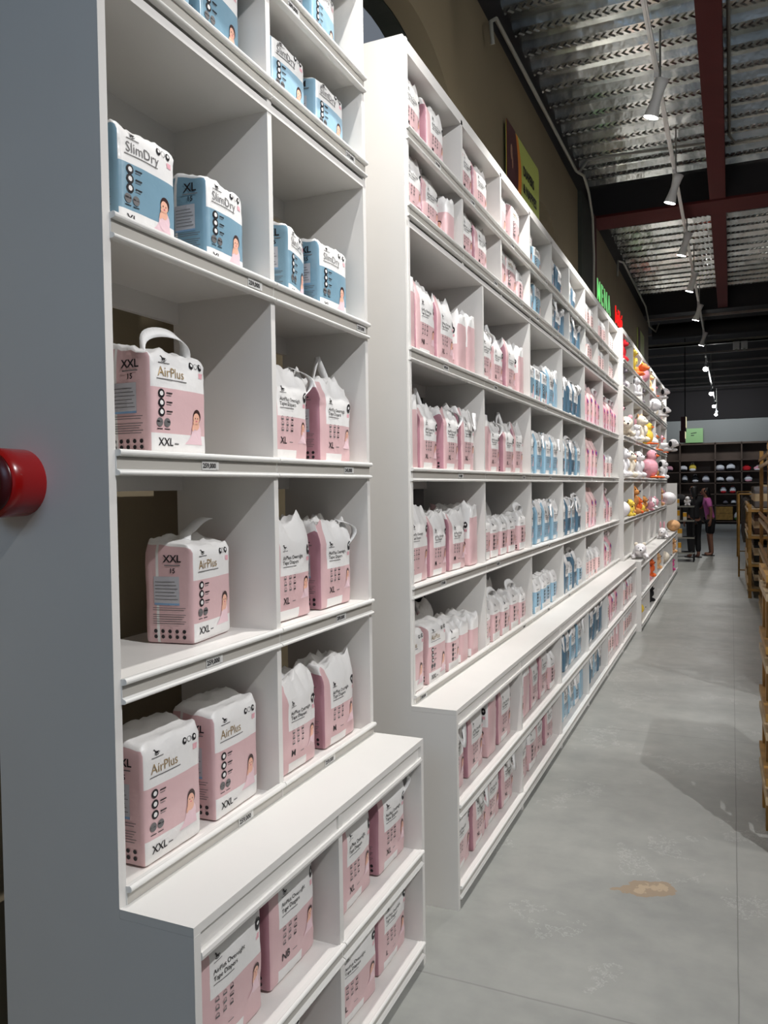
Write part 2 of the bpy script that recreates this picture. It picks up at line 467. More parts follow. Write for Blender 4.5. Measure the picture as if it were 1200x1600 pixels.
# cross beams (I sections)
def ibeam(y0, z0, z1, x0=-1.7, x1=9, wf=0.5):
    b = MB(); t = 0.03
    b.box(x0, x1, y0, y0 + wf, z0, z0 + t, 1)
    b.box(x0, x1, y0 + 0.02, y0 + 0.06, z0 + t, z1, 0)
    b.box(x0, x1, y0 + wf - 0.06, y0 + wf - 0.02, z0 + t, z1, 0)
    return b
tag(ibeam(10.25, 4.98, 5.36).build('ceiling_beam', [BLACKST, MAROON]), 'black cross beam with maroon underside between the two steel decks', kind='structure')
tag(ibeam(16.55, 4.98, 5.4, wf=0.35).build('ceiling_beam', [BLACKST, BLACKST]), 'black cross beam where the steel deck ends', kind='structure')
b = MB(); b.box(-1.95, -1.63, -4, 17.6, 4.99, 5.42)
tag(b.build('trim_5', BLACKST), 'dark steel edge beam on top of the brown wall', kind='structure')
b = MB(); b.box(-0.235, -0.06, -4, 10.25, 5.0, 5.36)
tag(b.build('ceiling_joist', MAROON), 'maroon steel joist running along the near ceiling', kind='structure')
b = MB(); b.box(-0.235, -0.06, 10.75, 16.55, 5.0, 5.36)
tag(b.build('ceiling_joist', MAROON), 'maroon steel joist running along the second ceiling bay', kind='structure')
for i in range(9):
    y = 18.3 + i * 1.75
    b = MB(); b.box(-8.9, 8.8, y, y + 0.05, 5.2, 5.25)
    tag(b.build('roof_purlin', JOIST), 'thin grey purlin crossing the dark far ceiling', kind='structure')
# air duct and white cable tray across the aisle beyond the deck
b = MB(); b.tube([(-1.6, 18.6, 5.0), (8.8, 18.6, 5.0)], 0.17, 20)
tag(b.build('air_duct', BLACKST), 'dark round air duct crossing below the far ceiling', 'duct')
b = MB(); b.box(-1.85, 8.8, 20.3, 20.42, 4.93, 4.97); b.box(-1.85, 8.8, 20.3, 20.33, 4.93, 5.02)
tag(b.build('cable_tray', PIPE), 'pale metal cable tray crossing the aisle under the dark ceiling', 'cable tray')
t = empty('emergency_light', (0.19, 20.25, 4.93))
tag(t, 'twin headed white emergency light under the cable tray', 'emergency light')
for dx in (-0.085, 0.085):
    b = MB(); b.box(dx - 0.07, dx + 0.07, -0.05, 0.05, -0.18, 0); b.build('lamp_box', LAMPW, t, bevel=0.008)
    b = MB(); b.tube([(dx, -0.02, -0.18), (dx, -0.05, -0.21)], 0.03, 12); b.build('lamp_head', PIPE, t)
# conduits
def conduit(pts, label, r=0.015):
    b = MB(); b.tube(pts, r, 8)
    tag(b.build('conduit', PIPE), label, 'conduit')
conduit([(-1.53, 5.5, 4.75), (-1.53, 5.45, 4.88), (-1.52, 5.55, 4.95), (-1.50, 6.5, 4.93), (-1.50, 8.6, 4.97), (-1.47, 8.9, 5.02), (-1.45, 9.1, 4.9), (-1.45, 9.35, 4.7), (-1.46, 9.5, 4.3), (-1.47, 9.5, 3.4)], 'thin grey conduit along the wall top bending down the olive pillar')
conduit([(-1.5, 8.75, 5.0), (-1.45, 9.0, 5.22), (-1.2, 9.12, 5.27), (-0.26, 9.25, 5.28)], 'grey conduit turning off the wall and crossing under the deck')
conduit([(-0.018, 3.0, 5.3), (-0.018, 9.2, 5.3), (0.04, 9.42, 5.3), (1.8, 9.45, 5.3)], 'grey conduit beside the maroon joist bending right before the beam')
conduit([(-1.55, 12.3, 4.75), (-1.53, 12.2, 4.95), (-1.5, 12.6, 5.02), (-1.48, 15.8, 5.0), (-1.45, 16.2, 4.7), (-1.35, 16.4, 4.62), (-1.3, 16.5, 4.8)], 'grey conduit along the wall top of the second bay')
b = MB()
for i in range(3):
    b.tube([(0, 0, -0.015 * i), (0, 0, -0.015 * (i + 1))], 0.09 - 0.025 * i, 16)
o = b.build('smoke_detector', PIPE, loc=(0.72, 14.6, 5.35)); tag(o, 'round smoke detector under the deck right of the maroon joist', 'smoke detector')

# ------------------------------------------------------------------ display shelving
ZB, ZT = 0.786, 3.398
XF, XBK, XBN = -1.159, -1.49, -0.972
def rail_profile(x, z1, h=0.056):
    """white price rail section: rolled top lip, shallow channel, rolled foot"""
    pts = [(x - 0.004, z1 - h)]
    for a in range(-90, 91, 30):
        pts.append((x + 0.008 + 0.005 * math.cos(R(a)), z1 - h + 0.006 + 0.005 * math.sin(R(a))))
    pts += [(x + 0.003, z1 - h + 0.014), (x + 0.003, z1 - 0.016)]
    for a in range(-90, 121, 30):
        pts.append((x + 0.010 + 0.006 * math.cos(R(a)), z1 - 0.008 + 0.007 * math.sin(R(a))))
    pts += [(x - 0.004, z1 - 0.003)]
    return pts

_tagmesh = {}
def price_tag_mesh(txt):
    if txt not in _tagmesh:
        b = MB()
        b.box(0, 0.0012, -0.028, 0.028, -0.011, 0.011, 0)
        vs, fs, wd = text_tris(txt, 0.016, 0.0006)
        b.add([(0.0018, v[0] - wd / 2, v[1] - 0.006) for v in vs], fs, 1)
        for k in range(12):
            y = 0.030 + 0
        b.box(0, 0.0016, 0.0285, 0.038, -0.010, 0.010, 0)
        _tagmesh[txt] = b.mesh('price_tag', [TAGW, INK])
    return _tagmesh[txt]

PRICES = ['259,000', '289,000', '245,000', '219,000']
def shelf_rail(root, x, y0, y1, z1, tagpos=None):
    b = MB(); b.prism(rail_profile(x, z1), y0 + 0.0015, y1 - 0.0015, 'y', 0, False)
    o = b.build('price_rail', RAIL, root)
    b = MB(); b.box(x + 0.003, x + 0.0036, y0 + 0.003, y1 - 0.003, z1 - 0.0415, z1 - 0.0165)
    b.build('label_strip', CHAN, o)
    if tagpos is not None:
        t = bpy.data.objects.new('price_tag', price_tag_mesh(random.choice(PRICES))); C.objects.link(t)
        t.parent = o; t.location = (x + 0.0045, y0 + (y1 - y0) * tagpos, z1 - 0.029)

T = 0.022
def shelving(name, label, Y0, Y1, low, top, rows, dx=0.0, tags=None, leftpost=0.0):
    """rows: r1..r6 lip heights; low / top: bay boundaries below and above r2"""
    root = empty(name, (0, Y0, 0))
    tag(root, label, 'shelving unit')
    xf, xb, xn = XF + dx, XBK, XBN + dx
    r1, r2, r3, r4, r5, r6 = rows
    Y = lambda y: y - Y0
    # end panels are L shaped: tall upper part, deeper base
    L = [(xb, 0), (xn, 0), (xn, ZB - 0.0185), (xf, ZB - 0.0185), (xf, ZT), (xb, ZT)]
    for y0, y1 in ((Y0, Y0 + T), (Y1 - T, Y1)):
        b = MB(); b.prism([(p[0], p[1]) for p in L], Y(y0), Y(y1), 'y'); b.build('end_panel', WHITE, root, bevel=0.0012)
    if leftpost:
        b = MB(); b.box(xf, xf + 0.004, Y(Y0 + T), Y(Y0 + T + leftpost), ZB, ZT); b.box(xf - 0.02, xf, Y(Y0 + T), Y(Y0 + T + leftpost), ZB, ZT)
        b.build('face_strip', WHITE, root)
    zc = r2 - 0.092
    for y in low[1:-1]:
        b = MB(); b.box(xb, xf, Y(y - T / 2), Y(y + T / 2), ZB, zc); b.build('divider', WHITE, root)
        b = MB(); b.box(xb, xn - 0.004, Y(y - T / 2), Y(y + T / 2), 0.0, ZB - 0.02); b.build('base_divider', WHITE, root)
    for y in top[1:-1]:
        b = MB(); b.box(xb, xf, Y(y - T / 2), Y(y + T / 2), zc + 0.022, ZT - 0.03); b.build('divider', WHITE, root)
    # top board with a deep front edge, counter board of the lower box
    b = MB(); b.box(xb, xf, Y(Y0 + T), Y(Y1 - T), ZT - 0.05, ZT); b.build('top_board', WHITE, root)
    b = MB(); b.box(xb, xf + 0.002, Y(Y0 + T), Y(Y1 - T), zc, zc + 0.022); b.build('joint_board', WHITE, root)
    b = MB(); b.box(xf + 0.0005, xn, Y(Y0), Y(Y1), ZB - 0.018, ZB + 0.001); b.box(xb, xf + 0.0005, Y(Y0 + T), Y(Y1 - T), ZB - 0.018, ZB + 0.001); b.build('counter', WHITE, root)
    b = MB()
    b.prism([(xn - 0.02, ZB - 0.018), (xn - 0.006, ZB - 0.018), (xn - 0.010, ZB - 0.030), (xn - 0.010, ZB - 0.060), (xn - 0.020, ZB - 0.060)], Y(Y0 + T), Y(Y1 - T), 'y')
    b.prism([(xn - 0.02, ZB - 0.058), (xn + 0.002, ZB - 0.060), (xn + 0.004, ZB - 0.068), (xn + 0.002, ZB - 0.076), (xn - 0.02, ZB - 0.078)], Y(Y0 + T), Y(Y1 - T), 'y')
    b.build('counter_apron', WHITE, root)
    # shelf boards, rails
    k = 0
    for ri, (rz, bays) in enumerate(((r1, top), (r2, top), (r3, low), (r4, low), (r5, low), (r6, low))):
        for i in range(len(bays) - 1):
            y0, y1 = bays[i], bays[i + 1]
            a0 = y0 + (T / 2 if i else T); a1 = y1 - (T / 2 if i < len(bays) - 2 else T)
            zt = rz - (0.006 if ri != 5 else 0.028)
            if not (ri == 5):
                b = MB(); b.box(xb, xf - 0.002, Y(a0), Y(a1), zt - T, zt); b.build('shelf_board', WHITE, root)
            else:
                b = MB(); b.box(xb, xf - 0.002, Y(a0), Y(a1), ZB + 0.001, zt); b.build('shelf_board', WHITE, root)
            if ri == 2:
                b = MB(); b.box(xb, xb + 0.018, Y(a0), Y(a1), zc - 0.07, zc); b.build('back_rail', WHITE, root)
            if ri in (0, 2, 3, 4):
                b = MB(); b.box(xb, xb + 0.018, Y(a0), Y(a1), zt - T - 0.06, zt - T); b.build('back_rail', WHITE, root)
            q = (tags or {}).get((ri, i), 0.5 + 0.3 * math.sin(ri * 3 + i * 5))
            s0 = Y0 + 0.012 if i == 0 else y0
            shelf_rail(root, xf, Y(max(s0, a0 - 0.004 if i == 0 else y0)), Y(y1 if i < len(bays) - 2 else y1 - 0.006), rz, q if (ri, i) not in ((1, 0),) else None)
    for i in range(len(low) - 1):
        y0, y1 = low[i], low[i + 1]
        a0 = y0 + (T / 2 if i else T); a1 = y1 - (T / 2 if i < len(low) - 2 else T)
        for zt in (0.405, 0.085):
            b = MB(); b.box(xb, xn - 0.006, Y(a0), Y(a1), zt - T, zt); b.build('base_shelf', WHITE, root)
            shelf_rail(root, xn - 0.006, Y(a0 if i == 0 else y0), Y(a1 if i == len(low) - 2 else y1), zt + 0.006)
    b = MB(); b.box(xb, xn - 0.09, Y(Y0 + T), Y(Y1 - T), 0.0, 0.04); b.build('plinth', KICK, root)
    return root

ROWS = (3.063, 2.765, 2.206, 1.730, 1.261, 0.826)
ROWS1 = (3.063, 2.775, 2.222, 1.739, 1.264, 0.829)
LOW1 = [1.25, 1.896, 2.52]
LOW2 = [2.88, 3.932, 4.957, 5.989, 6.985, 8.037, 9.20]
TOP2 = [2.88, 3.61, 4.296, 4.974, 5.64, 6.30, 7.03, 7.745, 8.466, 9.20]
LOW3 = [9.215, 10.24, 11.32, 12.4, 13.4, 14.4, 15.7]
shelving('display_shelf', 'nearest tall white shelving unit, two bays wide, dark grey end panel with red bell', 1.25, 2.52, LOW1, LOW1, ROWS1,
         tags={(2, 0): 0.84, (3, 0): 0.5, (3, 1): 0.72, (4, 0): 0.5, (4, 1): 0.6, (5, 1): 0.45, (2, 1): 0.9})
shelving('display_shelf', 'long white shelving unit in the middle, full of pink and blue diaper packs', 2.88, 9.20, LOW2, TOP2, ROWS, leftpost=0.018,
         tags={(3, 0): 0.6, (4, 0): 0.35, (5, 0): 0.1})
shelving('display_shelf', 'farthest white shelving unit holding plush toys', 9.215, 15.7, LOW3, LOW3, ROWS, dx=0.05)
b = MB(); b.box(-1.45, -0.93, 15.74, 15.77, 0.0, 1.66)
tag(b.build('end_board', WHITE), 'pale board standing at the far end of the plush toy shelving', 'board')

# red alarm bell on the near end panel
t = empty('alarm_bell', (-1.40, 1.25, 1.672)); tag(t, 'round dark red alarm bell on the grey end panel', 'alarm bell')
b = MB(); b.tube([(0, 0, 0), (0, -0.05, 0), (0, -0.075, 0), (0, -0.082, 0)], [0.072, 0.073, 0.073, 0.066], 40); b.build('bell_housing', REDP, t)
b = MB(); b.tube([(0, -0.082, 0), (0, -0.087, 0), (0, -0.092, 0)], [0.064, 0.062, 0.045], 40); b.build('bell_cap', DARKRED, t)

# ------------------------------------------------------------------ diaper packs
def sstep(a, b_, x):
    t = max(0.0, min(1.0, (x - a) / (b_ - a))); return t * t * (3 - 2 * t)

def make_deform(W, D, H, r=0.014, bulge=0.008, wr=0.0035, pinch=0.15, crumple=0.008, seed=0, slope=0.0, tstart=0.82, lean=0.0):
    hx, hy, hz = W / 2, D / 2, H / 2
    def f(x, y, z, e=0.0):
        z0 = z - hz
        q = Vector((max(-(hx - r), min(hx - r, x)), max(-(hy - r), min(hy - r, y)), max(-(hz - r), min(hz - r, z0))))
        d = Vector((x, y, z0)) - q
        n = d.length
        p = q + d / n * (r + e) if n > 1e-9 else q
        ax, ay, az = x / hx, y / hy, z0 / hz
        p.y += (1 if y > 0 else -1) * abs(ay) ** 3 * bulge * (1 - ax * ax) * (1 - az * az)
        p.x += (1 if x > 0 else -1) * abs(ax) ** 3 * bulge * 0.6 * (1 - ay * ay) * (1 - az * az)
        zz = z / H
        up = 0.35 + 0.65 * sstep(0.45, 0.95, zz)
        s = seed * 3.7
        nv = noise.noise(Vector((x * 26 + s, y * 26, z * 14 + s)))
        nv2 = 1 - abs(noise.noise(Vector((x * 12 + s + 9, y * 14, z * 34 + x * 22)))) * 2.2
        amp = wr * up * (nv * 0.9 + nv2 * 0.5)
        p.y += (1 if y > 0 else -1) * abs(ay) ** 2 * amp
        p.x += (1 if x > 0 else -1) * abs(ax) ** 2 * amp
        t = sstep(tstart, 1.0, zz)
        p.y *= 1 - pinch * t
        tn = noise.noise(Vector((x * 22 + s, y * 22 + s, 3.1))) + 0.6 * noise.noise(Vector((x * 55, y * 55 + s, 1.7))) + (1.1 * (0.5 - abs(noise.noise(Vector((x * 30 + s, y * 16, 7.7))))) if crumple > 0.015 else 0)
        p.z += t * crumple * tn * 1.6 + slope * t * (-y / hy)
        p.x += t * crumple * 0.6 * noise.noise(Vector((z * 40, y * 30, s)))
        p.x += lean * zz * 0.02
        p.z += hz
        return p
    return f

def body_mesh(name, W, D, H, r, deform, classify, mats, zl=(), xl=(), yl=()):
    def lines(a, b_, n, extra):
        base = [a + (b_ - a) * i / n for i in range(n + 1)]
        out = sorted(set([round(a, 5), round(b_, 5), round(a + r * .3, 5), round(a + r, 5), round(b_ - r, 5), round(b_ - r * .3, 5)] + [round(e, 5) for e in extra] +
                         [round(q, 5) for q in base if a + r * 1.3 < q < b_ - r * 1.3 and all(abs(q - e) > (b_ - a) / n * 0.4 for e in extra)]))
        return out
    xs = lines(-W / 2, W / 2, 14, xl); ys = lines(-D / 2, D / 2, 8, yl); zs = lines(0, H, 18, zl)
    mb = MB(); idx = {}
    def vid(x, y, z):
        k = (x, y, z)
        if k not in idx:
            idx[k] = len(mb.v); mb.v.append(tuple(deform(x, y, z)))
        return idx[k]
    def face(a, b_, c, d, side, cx, cy, cz):
        mb.f.append([vid(*a), vid(*b_), vid(*c), vid(*d)]); mb.mi.append(classify(side, cx, cy, cz)); mb.sm.append(True)
    for i in range(len(xs) - 1):
        for k in range(len(zs) - 1):
            cx, cz = (xs[i] + xs[i + 1]) / 2, (zs[k] + zs[k + 1]) / 2
            for y, sd in ((ys[0], 'front'), (ys[-1], 'back')):
                face((xs[i], y, zs[k]), (xs[i + 1], y, zs[k]), (xs[i + 1], y, zs[k + 1]), (xs[i], y, zs[k + 1]), sd, cx, y, cz)
    for i in range(len(ys) - 1):
        for k in range(len(zs) - 1):
            cy, cz = (ys[i] + ys[i + 1]) / 2, (zs[k] + zs[k + 1]) / 2
            for x, sd in ((xs[0], 'left'), (xs[-1], 'right')):
                face((x, ys[i], zs[k]), (x, ys[i + 1], zs[k]), (x, ys[i + 1], zs[k + 1]), (x, ys[i], zs[k + 1]), sd, x, cy, cz)
    for i in range(len(xs) - 1):
        for k in range(len(ys) - 1):
            cx, cy = (xs[i] + xs[i + 1]) / 2, (ys[k] + ys[k + 1]) / 2
            for z, sd in ((zs[0], 'bottom'), (zs[-1], 'top')):
                face((xs[i], ys[k], z), (xs[i + 1], ys[k], z), (xs[i + 1], ys[k + 1], z), (xs[i], ys[k + 1], z), sd, cx, cy, z)
    return mb.mesh(name, mats)

class Print:
    """printing that follows the wrinkled film; face 'front' (x,z) or 'left' (s,z), s to the viewer's right"""
    def __init__(s, deform, W, D, face='front'):
        s.d = deform; s.W = W; s.D = D; s.face = face; s.b = MB()
    def P(s, u, z, e):
        if s.face == 'front': return tuple(s.d(u, -s.D / 2, z, e))
        return tuple(s.d(-s.W / 2, -u, z, e))
    def tris(s, vs, fs, mi, e=0.0014):
        s.b.add([s.P(v[0], v[1], e) for v in vs], fs, mi)
    def text(s, txt, u, z, size, mi, thick=0.0, anchor='l', sp=1.0, rot=0):
        vs, fs, wd = text_tris(txt, size, thick, sp)
        off = 0 if anchor == 'l' else -wd / 2
        ca, sa = math.cos(rot), math.sin(rot)
        s.tris([(u + (v[0] + off) * ca - v[1] * sa, z + (v[0] + off) * sa + v[1] * ca) for v in vs], fs, mi)
    def patch(s, u0, z0, u1, z1, mi, e=0.0008, n=8):
        m_ = max(2, int(n * abs(z1 - z0) / max(abs(u1 - u0), 1e-4))); m_ = min(m_, 16)
        vs = [(u0 + (u1 - u0) * i / n, z0 + (z1 - z0) * k / m_) for i in range(n + 1) for k in range(m_ + 1)]
        fs = [(i * (m_ + 1) + k, (i + 1) * (m_ + 1) + k, (i + 1) * (m_ + 1) + k + 1, i * (m_ + 1) + k + 1) for i in range(n) for k in range(m_)]
        s.tris(vs, fs, mi, e)
    def line(s, u0, u1, z, h, mi, n=5):
        vs = []
        for i in range(n + 1):
            u = u0 + (u1 - u0) * i / n; vs += [(u, z), (u, z + h)]
        s.tris(vs, [(2 * i, 2 * i + 2, 2 * i + 3, 2 * i + 1) for i in range(n)], mi)
    def ell(s, u, z, a, c, mi, e=0.0014, n=14, rot=0):
        vs = [(u, z)]
        for i in range(n):
            t = 2 * math.pi * i / n; x, y = a * math.cos(t), c * math.sin(t)
            vs.append((u + x * math.cos(rot) - y * math.sin(rot), z + x * math.sin(rot) + y * math.cos(rot)))
        s.tris(vs, [(0, 1 + i, 1 + (i + 1) % n) for i in range(n)], mi, e)
    def ring(s, u, z, a, th, mi, n=16):
        vs = []
        for i in range(n):
            t = 2 * math.pi * i / n
            vs += [(u + a * math.cos(t), z + a * math.sin(t)), (u + (a - th) * math.cos(t), z + (a - th) * math.sin(t))]
        s.tris(vs, [(2 * i, 2 * ((i + 1) % n), 2 * ((i + 1) % n) + 1, 2 * i + 1) for i in range(n)], mi)
    def poly(s, pts, mi, e=0.0014):
        s.tris(pts, [tuple(range(len(pts)))], mi, e)
    def horse(s, u, z, k):
        """little rocking animal mark"""
        n = 10; o = []; i_ = []
        for j in range(n + 1):
            a = R(205 + 130 * j / n); o.append((u + k * 1.15 * math.cos(a), z + k * 0.55 + k * 1.15 * math.sin(a))); i_.append((u + k * 1.15 * math.cos(a), z + k * 0.55 + k * 1.0 * math.sin(a)))
        vs = o + i_
        s.tris(vs, [(j, j + 1, n + 2 + j, n + 1 + j) for j in range(n)], 0)
        s.ell(u - k * 0.05, z + k * 0.12, k * 0.55, k * 0.26, 0)
        s.poly([(u - k * 0.5, z + k * 0.1), (u - k * 0.2, z + k * 0.3), (u - k * 0.45, z + k * 0.95), (u - k * 0.75, z + k * 0.98), (u - k * 0.95, z + k * 0.7), (u - k * 0.65, z + k * 0.68)], 0)
        s.poly([(u - k * 0.45, z - k * 0.35), (u - k * 0.25, z - k * 0.35), (u - k * 0.15, z + k * 0.1), (u - k * 0.4, z + k * 0.1)], 0)
        s.poly([(u + k * 0.2, z - k * 0.35), (u + k * 0.4, z - k * 0.35), (u + k * 0.4, z + k * 0.1), (u + k * 0.15, z + k * 0.1)], 0)
        s.poly([(u + k * 0.4, z + k * 0.3), (u + k * 0.5, z + k * 0.1), (u + k * 0.8, z + k * 0.0), (u + k * 0.7, z + k * 0.35)], 0)
    def baby(s, u, z, k, sit=True):
        """small child seen from the chest up in a pale blanket"""
        s.poly([(u - k * 1.7, z - k * 2.2), (u - k * 1.1, z - k * 1.7), (u - k * 0.7, z - k * 1.1), (u + k * 0.7, z - k * 1.1), (u + k * 0.95, z - k * 2.2)], 5, 0.0010)
        s.ell(u, z - k * 1.0, k * 0.78, k * 0.85, 5, 0.0011)
        s.ell(u - k * 0.05, z - k * 0.42, k * 0.5, k * 0.42, 3, 0.0014)
        s.ell(u - k * 0.5, z - k * 0.55, k * 0.2, k * 0.42, 3, 0.0016, rot=-0.4)
        s.ell(u + 0.04 * k, z + k * 0.45, k * 0.62, k * 0.66, 4, 0.0016)
        s.ell(u - k * 0.06, z + k * 0.24, k * 0.52, k * 0.52, 3, 0.0020)
        s.ell(u - k * 0.27, z + k * 0.26, k * 0.06, k * 0.07, 0, 0.0025, 8); s.ell(u + k * 0.12, z + k * 0.26, k * 0.06, k * 0.07, 0, 0.0025, 8)
        s.ell(u - k * 0.08, z + k * 0.0, k * 0.12, k * 0.05, 6, 0.0025, 8)
        s.ell(u - k * 0.45, z - k * 0.12, k * 0.17, k * 0.17, 3, 0.0024, 10)
    def build(s, name, par):
        return s.b.build(name, [INK, GREY, GOLD, SKINP, HAIRP, CLOTHP, MAGENTA, PAPERW, STICK, STICKB, PURPLE, ROSE], par)
    def mesh(s, name): return s.b.mesh(name, [INK, GREY, GOLD, SKINP, HAIRP, CLOTHP, MAGENTA, PAPERW, STICK, STICKB, PURPLE, ROSE])

def handle_mesh(kind, W, H, seed=0):
    mb = MB(); rr = random.Random(seed); pts = []; dirs = []; ws = []
    n = 18
    for i in range(n + 1):
        t = i / n; a = math.pi * t
        if kind == 'arch':      # soft upright arch
            p = (-W * 0.36 * math.cos(a) + 0.008, -0.02 + 0.012 * math.sin(a * 2), H - 0.016 + 0.064 * math.sin(a) ** 0.75); d = (0.15 * math.cos(a), 0.7, 0.75 + 0.3 * math.sin(5 * t))
            wv = 0.034 - 0.005 * math.sin(a)
        elif kind == 'peak':    # tall pointed loop
            h = (1 - abs(2 * t - 1)) ** 0.8
            p = (-0.055 + 0.11 * t + 0.012 * math.sin(6 * t), -0.005 + 0.01 * math.sin(5 * t), H - 0.02 + 0.115 * h); d = (0.8 - t, 0.75, 0.35 * math.cos(a)); wv = 0.026
        elif kind == 'side':    # loop falling over the right side, in front
            p = (W * 0.20 + 0.075 * math.sin(a) ** 0.7, -0.045 - 0.03 * math.sin(a), H + 0.012 - 0.115 * t + 0.018 * math.sin(a)); d = (0.35, 0.85, 0.35 * math.cos(a)); wv = 0.026
        elif kind == 'front':   # loop hanging down over the front film
            p = (-0.045 + 0.09 * t, -0.085 - 0.018 * math.sin(a), H - 0.01 - 0.085 * math.sin(a) ** 0.7); d = (math.cos(a) * 0.8, 0.35, math.sin(a)); wv = 0.027
        elif kind == 'fold':    # folded flat strip slanting up over the top
            p = (-0.05 + 0.12 * t, -0.02 + 0.02 * math.sin(a), H + 0.002 + 0.05 * t + 0.004 * math.sin(9 * t)); d = (-0.3, 1, 0.15); wv = 0.030
        else:                   # wide loose loop to the left
            p = (-W * 0.15 - 0.07 * math.sin(a), -0.03 - 0.02 * math.sin(a), H + 0.02 - 0.09 * t + 0.03 * math.sin(a)); d = (0.4, 0.8, 0.3 * math.cos(a)); wv = 0.026
        pts.append(p); dirs.append(d); ws.append(wv)
    mb.strip(pts, dirs, ws, 0, 0.0007)
    return mb.mesh('handle', [HANDLE])

BB = (INK, GREY)
def side_info(pr, size, count, D, H, fs=0.030):
    """size mark, sticker, fine print and icon rows on the gusset"""
    c = 0.012
    pr.text(size, c, H * 0.80, fs, 0, 0.0006, 'c')
    pr.line(c - 0.022, c + 0.022, H * 0.765, 0.0025, 1)
    if count: pr.text(count, c, H * 0.695, 0.017, 0, 0.0004, 'c')
    a, b_ = -D * 0.30, D * 0.22
    pr.patch(a, H * 0.40, b_, H * 0.66, 8)
    pr.patch(a, H * 0.38, b_, H * 0.40, 9)
    for k in range(6): pr.line(a + 0.004, b_ - 0.004 - 0.004 * (k % 3), H * 0.435 + k * H * 0.034, 0.0016, 1)
    for k in range(8):
        if k == 2: continue
        pr.line(a - 0.004, D * 0.34 - 0.005 * (k % 3), H * 0.35 - k * H * 0.022, 0.0015, 1)
    for k in range(10):
        pr.ell(-D * 0.28 + (k % 5) * D * 0.145, H * (0.125 - 0.055 * (k // 5)), 0.0052, 0.0052, 0, n=9)

